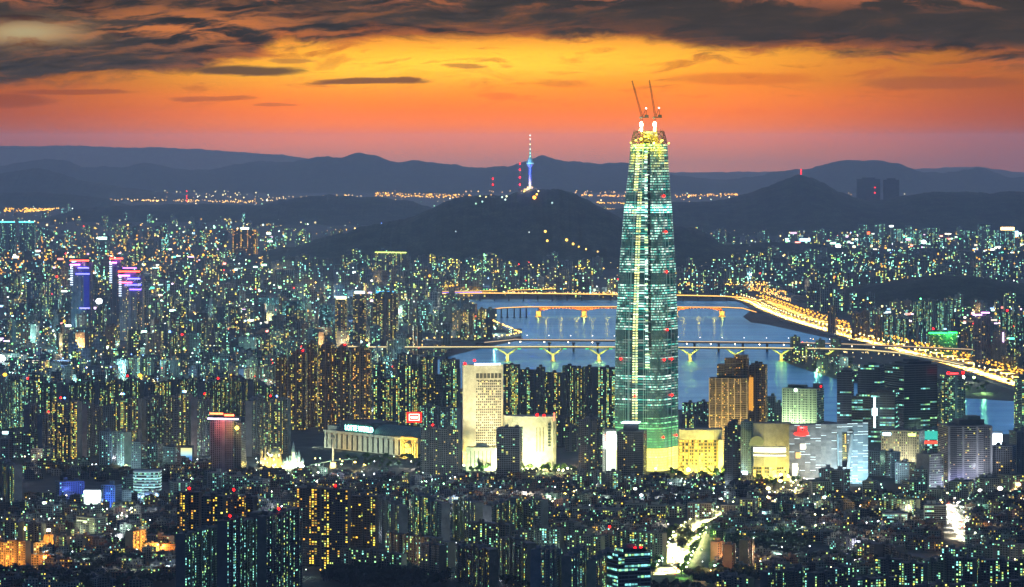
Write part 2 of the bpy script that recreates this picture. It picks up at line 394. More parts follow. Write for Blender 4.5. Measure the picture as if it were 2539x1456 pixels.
PAL = dict(K=(.045, .05, .065), D=(.09, .095, .11), G=(.16, .16, .17), B=(.26, .23, .18), W=(.55, .55, .52), N=(.24, .14, .08), T=(.05, .12, .13), P=(.30, .24, .22), L=(.36, .38, .38))
RED = (1, .004, .003)
NB = [0]
def building(name, x0, x1, yt, yb, style='slab', wall='G', lit=.35, warm=.5, pw=1.6, side=.2, label=None, cat='apartment building', group=None,
             beacon=None, win=.62, bay=3.4, fl=2.9, sides=None, th=None, hut=True, depth=None, parts=True):
    """put a building so that from the viewpoint it spans x0..x1 and yt..yb; side: share of the width that is its end wall (minus: on the left)"""
    D = DG(yb); k = D/F; cx = ((x0+x1)/2-XC)*k; Wp = (x1-x0)*k; hz = H-(yt-YH)*k
    hz = max(hz, 6.0)
    wc = PAL[wall] if isinstance(wall, str) else wall
    j = 1+R.uniform(-.15, .15); j *= 2.1 if max(wc) < .2 else (1.45 if max(wc) < .36 else 1.1); wc = tuple(c*j for c in wc)
    seed = R.random(); b = (warm, pw, seed, win); a = (*wc, lit); blank = (*wc, 0)
    dep = depth or (12.0 if style == 'slab' else None)
    if style == 'slab':
        t = math.asin(min(.95, abs(side)*Wp/dep)) if th is None else th
        Lg = max(8.0, (Wp-dep*math.sin(t))/math.cos(t)); t = t if side >= 0 else -t
        # positive th turns the right end towards the viewer
        t = -t
    else:
        s = abs(side); t = math.atan2(s, 1-s) if s < .5 else math.pi/4
        Lg = Wp*(1-s)/math.cos(t); dep = depth or max(8, min(Wp*s/max(math.sin(t), .05), 60) if s > .05 else Lg*.8)
        t = -t if side >= 0 else t
    ca, sa = math.cos(t), math.sin(t); c = (cx, D+dep*.5)
    def W(x, y): return (c[0]+x*ca-y*sa, c[1]+x*sa+y*ca)
    m = MB(); r = MB(); huts = []
    if style == 'slab':
        n = max(1, round(Lg/26)); seg = Lg/n
        for i in range(n):
            x = -Lg/2+seg*(i+.5); off = R.choice((-1.6, 0, 1.4)) if n > 1 else 0
            hh = hz-R.choice((0, 0, 0, 2.9, 5.8)) if n > 1 else hz
            m.box(W(x, off), seg-.02, dep+R.uniform(-.3, .3), 0, hh, t, a, b, bay, fl, sides or 'FB')
            r.box(W(x, off), seg-.3, dep-.4, hh+.05, hh+1.1, t, (wc[0]*.8, wc[1]*.8, wc[2]*.8, 0), roof=(.05, .05, .055))
            m.box(W(x, -dep/2+off-.9), 3.2, 2.2, 0, hh+2, t, (*[q*.8 for q in wc], lit*.5), (warm, pw*.6, seed, .3), 3.2, fl, 'F')
            for q in (-.32, .32):  # balcony piers
                m.box(W(x+q*seg, -dep/2+off-.4), .5, .9, 0, hh, t, blank)
            huts.append((x, off, hh))
    elif style == 'tower':
        m.box(W(0, 0), Lg*.62, dep, 0, hz, t, a, b, bay, fl, sides or 'FBLR')
        m.box(W(-Lg*.29, dep*.12), Lg*.42, dep*.72, 0, hz-R.choice((0, 3, 6)), t, a, b, bay, fl, sides or 'FBLR')
        m.box(W(Lg*.29, dep*.10), Lg*.42, dep*.70, 0, hz-R.choice((0, 3, 6)), t, a, b, bay, fl, sides or 'FBLR')
        m.box(W(0, -dep/2-.8), Lg*.12, 2.4, 0, hz+2, t, blank)
        r.box(W(0, 0), Lg*.5, dep*.8, hz+.05, hz+2.2, t, blank, roof=(.05, .05, .055))
        huts = [(0, 0, hz+2), (Lg*.2, dep*.1, hz)]
    elif style == 'office':
        m.box(W(0, 0), Lg, dep, 0, hz, t, a, b, bay, fl, sides or 'FBLR')
        r.box(W(0, 0), Lg+.6, dep+.6, hz+.03, hz+1.3, t, blank, roof=(.06, .06, .065))
        for q in (-1, 1): m.box(W(q*Lg*.5, -dep*.5), 1.4, 1.4, 0, hz+.6, t, blank)
        huts = [(R.uniform(-.2, .2)*Lg, 0, hz+1)]
        if Lg > 25: huts.append((R.choice((-.3, .3))*Lg, dep*.15, hz+1))
    elif style == 'glass':
        m.box(W(0, 0), Lg, dep, 0, hz, t, a, b, bay, fl, sides or 'FBLR')
        m.box(W(Lg*.06, 0), Lg*.7, dep*.7, hz, hz+5, t, a, b, bay, fl, sides or 'FBLR')
        for q in (-.5, -.17, .17, .5): m.box(W(q*Lg, -dep*.5), .7, .7, 0, hz+.8, t, blank)
        r.box(W(0, 0), Lg*.3, dep*.3, hz+5, hz+9, t, blank)
    root = m.obj(name, 'facade', label=chk(label), cat=cat, group=group)
    # the mesh is in world space: put the origin at the foot
    NB[0] += 1
    rp_ = None
    if r.f: rp_ = r.obj('roof', 'paint', root)
    if hut and parts and huts:
        for (x, off, hh) in huts[:3]:
            q = MB(); q.box(W(x, off), 5.5, 5, hh, hh+R.uniform(3.5, 5.5), t, (*[z*.9 for z in wc], 0)); 
            if style in ('slab', 'office'): q.tube((*W(x+1, off), hh+3), (*W(x+1, off), hh+8), .15)
            q.obj('roof_hut', 'paint', root)
    if beacon:
        cols = dict(r=RED, g=(.1, 1, .3), b=(.1, .3, 1), w=(.9, 1, 1), y=(1, .6, .1), c=(.2, .9, 1))
        for ch in beacon:
            x = R.uniform(-.4, .4)*Lg; lampball('roof_lamp', (*W(x, -dep*.3), hz+5), 1.5*max(1, D/6500) if ch in 'rb' else 1.3*max(1, D/7000), cols[ch], 14, root)
    root['foot'] = 0; del root['foot']
    return root, W, Lg, dep, hz, D, t
def neon(root, W, pts, col, s, r=.8, name='neon_strip'):
    m = MB()
    for p, q in zip(pts, pts[1:]): m.tube((*W(p[0], p[1]), p[2]), (*W(q[0], q[1]), q[2]), r, a=(*col, s))
    return m.obj(name, 'lamp', root)
def panel(root, W, x0, x1, y, z0, z1, col, s, name='sign', th=.6):
    m = MB(); P = [W(x0, y-th), W(x1, y-th), W(x1, y), W(x0, y)]
    m.prism(P, z0, z1, a=(*col, s), roof=col); m.a = [(*col, s)]*len(m.a)
    return m.obj(name, 'lamp', root)
def text(body, size, loc, parent, mat, rotz=0, ext=.3, name='lettering', align='CENTER', wid=1.0):
    c = bpy.data.curves.new(name, 'FONT'); c.body = body; c.size = size; c.extrude = ext; c.align_x = align; c.space_character = 1.05
    c.materials.append(MATS[mat]); tmp = bpy.data.objects.new(name, c); S.collection.objects.link(tmp); bpy.context.view_layer.update(); me_ = bpy.data.meshes.new_from_object(tmp.evaluated_get(bpy.context.evaluated_depsgraph_get())); bpy.data.objects.remove(tmp)
    o = bpy.data.objects.new(name, me_); S.collection.objects.link(o)
    o.location = loc; o.rotation_euler = (math.pi/2, 0, rotz); o.scale = (wid, 1, 1); o.parent = parent; return o
glow('glow_cyan', (.35, 1, .85), 9); glow('glow_red', (1, .02, .01), 6); glow('glow_white', (.85, 1, 1), 8)

# ---------------------------------------------------------------- the supertall glass tower
TD = 6000; TK = TD/F
prof = [(1180, 80, 1606), (1050, 80, 1606), (985, 80, 1606), (820, 79, 1606.5), (749, 75, 1607.5), (647, 70, 1608.5), (527, 61, 1609.5), (410, 50, 1611.5), (385, 48.5, 1612), (352, 46, 1612)]
def tz(y): return H-(y-YH)*TK
tp = sorted((tz(y), hw*TK, (cx-XC)*TK) for y, hw, cx in prof); tp[0] = (0, tp[0][1], tp[0][2])
def tprof(z):
    for (a, h0, c0), (b, h1, c1) in zip(tp, tp[1:]):
        if a <= z <= b: k = (z-a)/(b-a); return h0+(h1-h0)*k, c0+(c1-c0)*k
    return tp[-1][1:] if z > tp[-1][0] else tp[0][1:]
TH = math.radians(-27); TCY = TD+52
def tring(z, n=120, grow=0.0):
    hw, cx = tprof(z); out = []; e = 2/5.2
    for k in range(n):
        a = math.tau*k/n; c, s = math.cos(a), math.sin(a)
        x = math.copysign(abs(c)**e, c); y = math.copysign(abs(s)**e, s)
        X = x*math.cos(TH)-y*math.sin(TH); Y = x*math.sin(TH)+y*math.cos(TH); out.append((X, Y))
    mxx = max(p[0] for p in out); q = (hw+grow)/mxx
    return [(cx+p[0]*q, TCY+p[1]*q) for p in out]
def make_towerglass():
    m, t, b = newmat('towerglass'); uv = t.nodes.new('ShaderNodeUVMap'); uv.uv_map = 'uv'; u, v, _ = sep(t, E(t, uv.outputs[0]))
    z = v*4.1; fv = v.fr(); f = v.fl(); cu = u.fl(); fu = u.fr()
    a1 = wn(t, comb(t, f, 3.0, 1.0)); a2 = noi(t, comb(t, u*.10, f*.33), 1.0, 3, .6); a3 = wn(t, comb(t, cu, f, 2.0)); a4 = noi(t, comb(t, u*.30, f*7.0), 1.0, 2, .5)
    z3 = noi(t, comb(t, f*.09, 2.2), 1.0, 2, .5)
    inn = fv.gt(.30)*fv.lt(.82)
    inten = (a1*.7+.25)*a2.ss(.36, .60)*(a4.ss(.30, .72)*1.2+.08)*(a3*.7+.5)*(z3.ss(.25, .7)*.9+.35)
    dark = 1.0 - z.gt(208)*z.lt(223)*.95 - z.gt(296)*z.lt(314)*.93 - z.gt(355)*z.lt(366)*.8 - z.gt(433)*z.lt(444)*.6 - z.gt(170)*z.lt(178)*.9 - z.gt(120)*z.lt(129)*.8 - z.gt(84)*z.lt(94)*.8
    band = z.gt(408)*z.lt(420)*1.6 + z.gt(66)*z.lt(70)*1.5
    lown = (1.0-z.ss(150, 235))*.72
    s = (inn*inten*dark*4.0 + band*inn*1.7)*(1.0-lown*a1.lt(.72))
    hi = z.ss(455, 500)
    col = ramp(t, a3*.5+a2*.5, [(.25, (.05, .62, .55)), (.45, (.18, 1.0, .75)), (.66, (.75, 1.0, .85))])
    col = mixc(t, hi*a2.ss(.42, .6), col, (1.0, .80, .08)); col = mixc(t, z.ss(120, 60), col, (.25, 1.0, .32)); col = mixc(t, z.lt(37), col, (1.0, .90, .16))
    s = s + z.lt(36)*(a3*1.1+1.4)*z.gt(1)*(fv.gt(.12)) + z.ss(90, 36)*.45
    s = s*(1.0+hi*1.4)
    fin = fu.lt(.28)
    base = mixc(t, fin, (.015, .06, .068), (.42, .62, .60)); t.links.new(base.k, b.inputs['Base Color'])
    t.links.new((fin*.45+.22).k, b.inputs['Roughness'])
    s = s*(1.0-fin*.70) + .02
    t.links.new(col.k, b.inputs['Emission Color']); t.links.new(s.k, b.inputs['Emission Strength']); m.cycles.emission_sampling = 'NONE'
make_towerglass()
tower = mk('skyscraper', None, label=chk('tapering teal glass supertall tower still under construction, cranes on its open top'), cat='skyscraper', loc=(tprof(0)[1], TCY, 0))
tower.name = 'skyscraper'
def tpar(o):
    o.parent = tower; o.matrix_parent_inverse = tower.matrix_basis.inverted(); return o
def shell():
    v, f, uv = [], [], []; n = 120; zs = [4.1*i for i in range(0, int(tz(352)/4.1)+1)]
    for z in zs: v += [(*p, z) for p in tring(z)]
    for i in range(len(zs)-1):
        for k in range(n):
            f.append((i*n+k, i*n+(k+1) % n, (i+1)*n+(k+1) % n, (i+1)*n+k)); uv += [(k*1.0, i), (k+1.0, i), (k+1.0, i+1), (k*1.0, i+1)]
    f.append(tuple((len(zs)-1)*n+k for k in range(n))); uv += [(0, 0)]*n
    me = bpy.data.meshes.new('glass_facade'); me.from_pydata(v, [], f); me.materials.append(MATS['towerglass'])
    u = me.uv_layers.new(name='uv'); u.data.foreach_set('uv', [c for p in uv for c in p]); return me, zs[-1]
me, TZ = shell(); tpar(mk('glass_facade', me))
def tfront(xd, z, out=0.0):
    """point on the tower's skin seen at display column xd"""
    P = tring(z, 240, out); X = (xd-XC)*TK*(TCY-45)/TD; best = None
    for p in P:
        if p[1] < TCY:
            d = abs(p[0]-X)
            if best is None or d < best[0]: best = (d, p)
    return best[1]
hl = MB(); hs = MB(); z = 70.0; i = 0
def seamx(z): k = z/TZ; return 1572+9*k+ (3 if k > .8 else 0)
while z < TZ-12:
    x = seamx(z); p = tfront(x, z, 1.2); g = i % 2
    wdt = 9.0*(1-.35*z/TZ)
    if not (130 < z < 138 or 372 < z < 376):
        br = R.choice((1.0, 1.6, 2.2, 3.0))*(1.0 if z > 60 else .6)
        for q in (-.3, .3):
            c = R.choice(((1, .93, .30), (.85, 1, .38), (.8, 1, .55)))
            hl.box((p[0]+q*wdt, p[1]-1.0), wdt*.42, .8, z, z+2.2, 0, (*c, br*R.uniform(.6, 1.3)))
    hs.box((p[0]+.9*wdt*.9, p[1]-.2), 1.2, 1.6, z-.6, z+3.6, 0, (.05, .06, .05, 0)); hs.box((p[0]-.9*wdt*.75, p[1]-.2), 1.0, 1.6, z-.6, z+3.6, 0, (.05, .06, .05, 0))
    z += 4.1; i += 1
hl.a = [c if c[3] else (.3, .3, .1, 1) for c in hl.a]
tpar(hl.obj('hoist_lighting', 'lamp')); tpar(hs.obj('hoist_track', 'paint'))
# second seam, thinner
sm = MB(); z = 185.0
while z < TZ-10:
    x = 1612-3*(z/TZ); p = tfront(x, z, .6)
    sm.box((p[0], p[1]-.3), 4.2, 1.0, z, z+4.1, 0, (.03, .05, .05, 0))
    if R.random() < .45 and 150 < z: sm.box((p[0]-1, p[1]-1), 4.5, .5, z+1, z+2.8, 0, (.6, 1, .85, 0))
    z += 4.1
tpar(sm.obj('corner_seam', 'paint'))
sp2 = MB(); z = 150.0
while z < TZ-10:
    p = tfront(1606-2*(z/TZ), z, 1.5)
    if R.random() < .55: sp2.box((p[0], p[1]-.8), 7, .6, z+1, z+3, 0, (*R.choice(((.8, 1, .85), (.6, 1, .9), (.7, 1, .4))), R.uniform(1, 2.6)))
    z += 4.1
sp2.a = [c if c[3] else (.5, .7, .5, 1) for c in sp2.a]
tpar(sp2.obj('work_lighting', 'lamp', kind='stuff'))
for x, y in ((1647, 487), (1652, 576), (1655, 675), (1655, 819), (1540, 892), (1647, 893), (1668, 893), (1570, 983), (1668, 983), (1645, 1085), (1680, 1085)):
    p = tfront(x, tz(y), 2); tpar(lampball('warning_lamp', (p[0], p[1]-1, tz(y)), 1.9, RED, 9))
for dx_ in (-42, -15, 12, 38): light('plaza_light', (tprof(0)[1]+dx_, TCY-72, 7), (.75, 1, .22), 7e4, size=1).parent = tower; lb_ = lampball('plaza_lamp', (tprof(0)[1]+dx_, TCY-71, 7), 1.8, (1, 1, .45), 8); tpar(lb_)
# crown: open steel frame, yellow work light inside
cr = MB(); n = 16; z0, z1 = TZ, tz(325); zm = (z0+z1)/2
def cring(z, g): 
    q = tring(TZ, 240); cx = sum(p[0] for p in q)/240; cyy = TCY
    return [(cx+(q[int(k*240/n)][0]-cx)*g, cyy+(q[int(k*240/n)][1]-cyy)*g, z) for k in range(n)]
ra, rb_, rc_ = cring(z0, .99), cring(zm, .93), cring(z1, .82)
for k in range(n):
    j = (k+1) % n
    for A, B in ((ra, rb_), (rb_, rc_)):
        cr.tube(A[k], B[k], .55, n=4); cr.tube(A[k], B[j], .4, n=4); cr.tube(B[k], B[j], .55, n=4); cr.tube(A[j], B[k], .4, n=4)
    if k % 3 == 0: cr.tube(rc_[k], (rc_[k][0], rc_[k][1], z1+R.uniform(2, 7)), .3, n=4)
cr.a = [(.05, .045, .02, 0)]*len(cr.a)
tpar(cr.obj('crown_frame', 'paint'))
cc = MB(); cx0 = tprof(TZ)[1]
for i in range(5):
    cc.prism([(cx0+(p[0]-cx0)*(.86-.05*i), TCY+(p[1]-TCY)*(.86-.05*i)) for p in tring(TZ, 24)], TZ+i*3.8, TZ+i*3.8+.8, a=(.30, .30, .25, 0))
cc.box((cx0, TCY), 26, 26, TZ, z1-1, 0, (.35, .33, .2, 0))
tpar(cc.obj('open_floors', 'paint'))
for dx_, zz in ((-22, TZ+6), (20, TZ+6), (-8, TZ+12), (10, TZ+14), (-30, TZ+2), (30, TZ+1)):
    tpar(lampball('work_lamp', (cx0+dx_, TCY-36, zz), 1.3, (1, .9, .1), 5)); light('work_light', (cx0+dx_, TCY-34, zz), (1, .78, .02), 38000, None, size=1.5).parent = tower
    S.objects[-1] if False else None
for o in list(tower.children):
    if o.type == 'LIGHT': o.matrix_parent_inverse = tower.matrix_basis.inverted()
for xx, zz, c in ((1597, 360, (.2, 1, .1)), (1622, 355, (.9, 1, .2)), (1590, 345, (1, .85, .05)), (1640, 350, (1, .85, .05)), (1575, 362, (.4, 1, .1)), (1607, 338, (1, .8, .02))):
    tpar(lampball('work_lamp', ((xx-XC)*TK, TCY-44, tz(zz)), 1.9, c, 8))
def crane(bx, by, tipx, tipy, ax, ay, label):
    Y = TCY-20; P = lambda x, y: Vector(((x-XC)*TK*Y/TD, Y, H-(y-YH)*TK*Y/TD))
    foot = P(bx, 325); foot.z = TZ
    root = mk('tower_crane', None, label=chk(label), cat='tower crane', group='cranes on top of the glass tower', loc=foot)
    def cp(mb, nm, mat='paint'):
        o = mb.obj(nm, mat, root); o.matrix_parent_inverse = root.matrix_basis.inverted(); return o
    def lattice(m, A, B, w, nseg, r=.28, w2=None):
        A, B = Vector(A), Vector(B); d = (B-A).normalized(); e = d.cross(Vector((0, 1, 0))).normalized(); g = Vector((0, 1, 0)); w2 = w2 or w
        pr = None
        for i in range(nseg+1):
            k = i/nseg; c = A.lerp(B, k); ww = w+(w2-w)*k
            q = [c+e*ww+g*ww, c-e*ww+g*ww, c-e*ww-g*ww, c+e*ww-g*ww]
            if pr:
                for a in range(4): m.tube(pr[a], q[a], r, n=4, a=(.16, .03, .02, 0)); m.tube(pr[a], q[(a+1) % 4], r*.6, n=3, a=(.16, .03, .02, 0))
            pr = q
    top = P(bx, by); m = MB(); lattice(m, foot, top, 1.6, 12, .4); cp(m, 'mast')
    m = MB(); lattice(m, P(bx+1, by-4), P(tipx, tipy), 1.4, 22, .34, .7); cp(m, 'jib')
    m = MB(); c = P(bx+6, by-3); m.box((c.x, Y), 15, 4, c.z-1, c.z+1, 0, (.08, .05, .04, 0)); m.box((c.x+4, Y), 6, 4, c.z+1, c.z+4, 0, (.06, .05, .05, 0)); cp(m, 'machinery_deck')
    m = MB(); a = P(ax, ay); m.tube(P(bx+2, by-4), a, .4, a=(.12, .04, .03, 0)); m.tube(P(bx+12, by-4), a, .4, a=(.12, .04, .03, 0)); m.tube(a, P(tipx, tipy).lerp(P(bx+1, by-4), .15), .12, n=3, a=(.1, .04, .03, 0)); cp(m, 'a_frame')
    m = MB(); c = P(bx-3, by-2); m.box((c.x, Y-2.5), 2.5, 2.5, c.z-2, c.z+1.2, 0, (.3, .3, .3, 0)); cp(m, 'cab')
    m = MB(); m.ball((*a.xy, a.z), 1.2, a=(.8, .95, 1, 8)); cp(m, 'jib_lamp', 'lamp')
    m = MB(); q = P(bx-1, 309); m.ball((q.x, Y-3, q.z), 2.6, a=(.9, 1, .72, 30), sz=1.7); m.ball((q.x, Y-3, q.z-8), 2.2, a=(.9, 1, .45, 12), sz=1.8); cp(m, 'floodlight', 'lamp')
    l = light('floodlight_beam', (q.x, Y-6, q.z-4), (.95, 1, .5), 60000); l.parent = root; l.matrix_parent_inverse = root.matrix_basis.inverted()
crane(1591, 294, 1567, 200, 1602, 269, 'lattice crane with its jib raised left, left one of two on the glass tower')
crane(1624, 294, 1610, 199, 1634, 268, 'lattice crane with nearly upright jib, right one of two on the glass tower')

# ---------------------------------------------------------------- bridges and roads
def path3(pts, z): return [GR(x, y, z) for x, y in pts]
def ribbon(name, pts, w, z, mat='asphalt', th=1.5, parent=None, kind=None, **kw):
    m = MB(); L = []
    for i, p in enumerate(pts):
        a = pts[max(0, i-1)]; b = pts[min(len(pts)-1, i+1)]; d = Vector((b[0]-a[0], b[1]-a[1])).normalized(); n = Vector((-d.y, d.x))
        L.append(((p[0]+n.x*w/2, p[1]+n.y*w/2), (p[0]-n.x*w/2, p[1]-n.y*w/2)))
    for (a, b), (c, d) in zip(L, L[1:]):
        m.face([(*b, z), (*d, z), (*c, z), (*a, z)])
        if th:
            m.face([(*b, z-th), (*d, z-th), (*d, z), (*b, z)]); m.face([(*a, z), (*c, z), (*c, z-th), (*a, z-th)])
            m.face([(*a, z-th), (*c, z-th), (*d, z-th), (*b, z-th)])
    return m.obj(name, mat, parent, kind=kind, **kw)
def edges(pts, w, z, side, h, name, mat, parent, col=None, t=.5):
    m = MB()
    Q = []
    for i, p in enumerate(pts):
        a = pts[max(0, i-1)]; b = pts[min(len(pts)-1, i+1)]; d = Vector((b[0]-a[0], b[1]-a[1])).normalized(); n = Vector((-d.y, d.x))*side
        Q.append((p[0]+n.x*w/2, p[1]+n.y*w/2, z))
    for a, b in zip(Q, Q[1:]): 
        m.face([(a[0], a[1], z), (b[0], b[1], z), (b[0], b[1], z+h), (a[0], a[1], z+h)]); m.face([(a[0], a[1]+t, z+h), (b[0], b[1]+t, z+h), (b[0], b[1], z+h), (a[0], a[1], z+h)][::-1])
    m.a = [(*(col or (.3, .3, .3, 0)),)]*len(m.a)
    return m.obj(name, mat, parent)
def densify(pts, step):
    out = [pts[0]]
    for a, b in zip(pts, pts[1:]):
        n = max(1, int((b-a).length/step)); out += [a.lerp(b, (i+1)/n) for i in range(n)]
    return out
LAMP0 = {}
FARL = MB()
def lamp_post(loc, h, col, s, r, label, group, key, ptl=0, tilt=0):
    if key in ('lb', 'bl') or (key == 'ex' and loc[1] > 10050):
        FARL.tube(loc, (loc[0], loc[1], loc[2]+h), .25, n=4, a=(.1, .1, .1, .001)); FARL.ball((loc[0]+1.8, loc[1], loc[2]+h), r*1.15, 6, 4, (*col, s), .8)
        if ptl: light('lamp_light', (loc[0]+1.8, loc[1], loc[2]+h-1), col, ptl, size=1.0)
        return None
    if key not in LAMP0:
        m = MB(); m.tube((0, 0, 0), (0, 0, h), .28, .16, 5, (.15, .15, .15, 0)); m.tube((0, 0, h), (1.8, 0, h+.4), .14, n=4, a=(.15, .15, .15, 0))
        q = MB(); q.ball((1.8, 0, h+.2), r, 6, 4, (*col, s), .8); LAMP0[key] = (m.mesh('street_lamp', 'paint'), q.mesh('lamp_head', 'lamp'))
    a, b = LAMP0[key]; o = mk('street_lamp', a, label=label, cat='street lamp', group=group, loc=loc); o.rotation_euler[2] = tilt
    mk('lamp_head', b, o); NL[0] += 1
    if ptl: l = light('lamp_light', (1.8, 0, h-1), col, ptl, None, size=1.0); l.parent = o
    return o
NL = [0]
def at(pts, k):
    """point at a length share along a path"""
    L = [(b-a).length for a, b in zip(pts, pts[1:])]; t = k*sum(L)
    for (a, b), l in zip(zip(pts, pts[1:]), L):
        if t <= l: return a.lerp(b, t/l), (b-a).normalized()
        t -= l
    return pts[-1], (pts[-1]-pts[-2]).normalized()
# B1: bridge on lit Y-shaped piers
b1 = mk('bridge', None, label=chk('river bridge on green and yellow lit Y shaped piers, nearest bridge'), cat='bridge', group='bridges over the river', loc=GR(1400, 890))
def into(root, o):
    o.parent = root; o.matrix_parent_inverse = root.matrix_basis.inverted(); return o
Z1 = 34
p1 = path3([(820, 858), (900, 861), (1100, 861), (1400, 860), (1700, 862), (1900, 863), (2050, 865), (2150, 868), (2240, 876), (2330, 892), (2400, 906)], Z1)
p1 = densify(p1, 40)
into(b1, ribbon('deck', p1, 20, Z1, 'concrete', 3.0)); into(b1, edges(p1, 20, Z1, -1, 2.2, 'lit_parapet', 'lamp', None, (1.0, .80, .36, 1.3)))
into(b1, edges(p1, 20, Z1, 1, 1.4, 'parapet', 'lamp', None, (1.0, .72, .35, .5)))
for x in range(920, 2110, 113):
    x = x+0
    if x < 1130: continue
for x in (1258, 1371, 1485, 1598, 1711, 1824, 1937, 2050):
    p = GR(x, 861, Z1); m = MB()
    qs = []
    m.box((p.x, p.y), 6, 5, 0, 18, 0, (.40, .40, .34, 0)); m.box((p.x, p.y), 14, 9, 0, 2.5, 0, (.35, .35, .3, 0))
    for s in (-1, 1):
        a = Vector((p.x, p.y, 16)); b = Vector((p.x+s*24, p.y, 31)); m.tube(a, b, 2.3, 1.5, 6, (.40, .40, .34, 0)); q = MB(); qs.append(q); q.tube((b.x, p.y-9.5, b.z-.6), (b.x+s*8, p.y-9.5, b.z-.6), .7, n=4, a=(.05, 1, .15, 2.5))
    o = into(b1, m.obj('pier', 'paint')); [q.obj('green_lamp_strip', 'lamp', o) for q in qs]
    for s, c, e in ((-1, (.25, 1, .12), 2.0e4), (1, (.25, 1, .12), 2.0e4)): into(b1, light('pier_light', (p.x+s*10, p.y-9, 24), (.75, 1, .12), 14000, size=1))
    into(b1, light('pier_light', (p.x, p.y-9, 9), (1, .66, .08), 15000, size=1))
# B1b: flat bridge behind with straight piers
b2 = mk('bridge', None, label=chk('plain flat deck bridge on straight dark piers, just behind the bridge with Y piers'), cat='bridge', group='bridges over the river', loc=GR(1400, 875))
Z2 = 26
p2 = densify(path3([(1190, 850), (1270, 842), (1525, 844), (1700, 847), (2000, 850), (2200, 857), (2420, 867)], Z2), 40)
into(b2, ribbon('deck', p2, 24, Z2, 'concrete', 3.5)); into(b2, edges(p2, 24, Z2, -1, 1.8, 'lit_parapet', 'lamp', None, (1.0, .72, .42, .9)))
for x in range(1362, 2200, 60):
    p = GR(x, 846, Z2); m = MB(); m.box((p.x, p.y), 5, 14, 0, Z2-3.4, 0, (.07, .075, .09, 0)); m.box((p.x, p.y), 9, 20, Z2-6, Z2-3.3, 0, (.07, .075, .09, 0)); into(b2, m.obj('pier', 'paint'))
n = 22
for i in range(n):
    p, d = at(p2, .07+.86*i/n); lamp_post((p.x, p.y-10, Z2), 11, (.95, .97, 1.0), 9, .9, 'white lamp on a slim post along the flat deck bridge', 'lamps on the flat bridge', 'bw')
for i in range(20):
    p, d = at(p2, .08+.86*i/20); lamp_post((p.x+18, p.y-13, Z2-9), 4, (1, .8, .5), 14, 1.3, 'warm lamp hanging low under the deck of the flat bridge', 'lamps under the flat bridge deck', 'bl')
# B2: haunched orange girder bridge
b3 = mk('bridge', None, label=chk('long girder bridge with orange lit arched spans in mid river'), cat='bridge', group='bridges over the river', loc=GR(1500, 787))
Z3 = 30
p3 = densify(path3([(1185, 770), (1240, 764), (1300, 761.5), (1525, 761), (1800, 762.5), (1850, 765), (1885, 775)], Z3), 25)
into(b3, ribbon('deck', p3, 22, Z3, 'asphalt', 1.5)); into(b3, edges(p3, 22, Z3, -1, 2.2, 'lit_parapet', 'lamp', None, (1.0, .50, .10, 2.2)))
piers3 = [1335, 1448, 1561, 1674, 1790]
m = MB(); lm = MB()
for xa, xb in zip(piers3, piers3[1:]):
    A, B = GR(xa, 761.5, Z3), GR(xb, 761.5, Z3)
    for dy_ in (-9.5, 9.5):
        pr = None
        for i in range(17):
            k = i/16; p = A.lerp(B, k); dd = 3.2+8.5*(2*k-1)**2
            if pr: m.face([(pr[0], pr[1]+dy_, Z3-pr[2]), (p.x, p.y+dy_, Z3-dd), (p.x, p.y+dy_, Z3-1.4), (pr[0], pr[1]+dy_, Z3-1.4)], None, (.75, .30, .06, 0))
            pr = (p.x, p.y, dd)
        for i in range(16):
            p = A.lerp(B, (i+.5)/16); m.box((p.x, p.y+dy_-.5), .7, .5, Z3-3.5-7*(2*(i+.5)/16-1)**2, Z3-1.6, 0, (.55, .2, .05, 0))
    for i in range(14):
        p = A.lerp(B, (i+.5)/14); lm.ball((p.x, p.y-11.5, Z3-3), .9, 5, 3, (1, .36, .03, 5))
    for k in (.17, .5, .83):
        p = A.lerp(B, k); into(b3, light('span_light', (p.x, p.y-24, Z3-6), (1, .40, .03), 34000, size=2))
into(b3, m.obj('arched_girder', 'paint')); into(b3, lm.obj('girder_lamps', 'lamp'))
for x in piers3:
    p = GR(x, 761.5, Z3); m = MB(); m.box((p.x, p.y), 13, 20, 4, Z3-11.5, 0, (.5, .40, .26, 0), taper=1.25); m.box((p.x, p.y), 20, 24, 0, 4, 0, (.45, .4, .3, 0)); into(b3, m.obj('pier', 'paint'))
    into(b3, light('pier_light', (p.x, p.y-20, 10), (1, .58, .08), 26000, size=2))
for x in (1215, 1228, 1243, 1258, 1275, 1290, 1305):
    p = GR(x, 763, Z3); m = MB(); m.box((p.x, p.y), 4, 12, 0, Z3-1.5, 0, (.06, .06, .08, 0)); m.box((p.x, p.y), 8, 14, 0, 2, 0, (.06, .06, .08, 0)); into(b3, m.obj('pier', 'paint'))
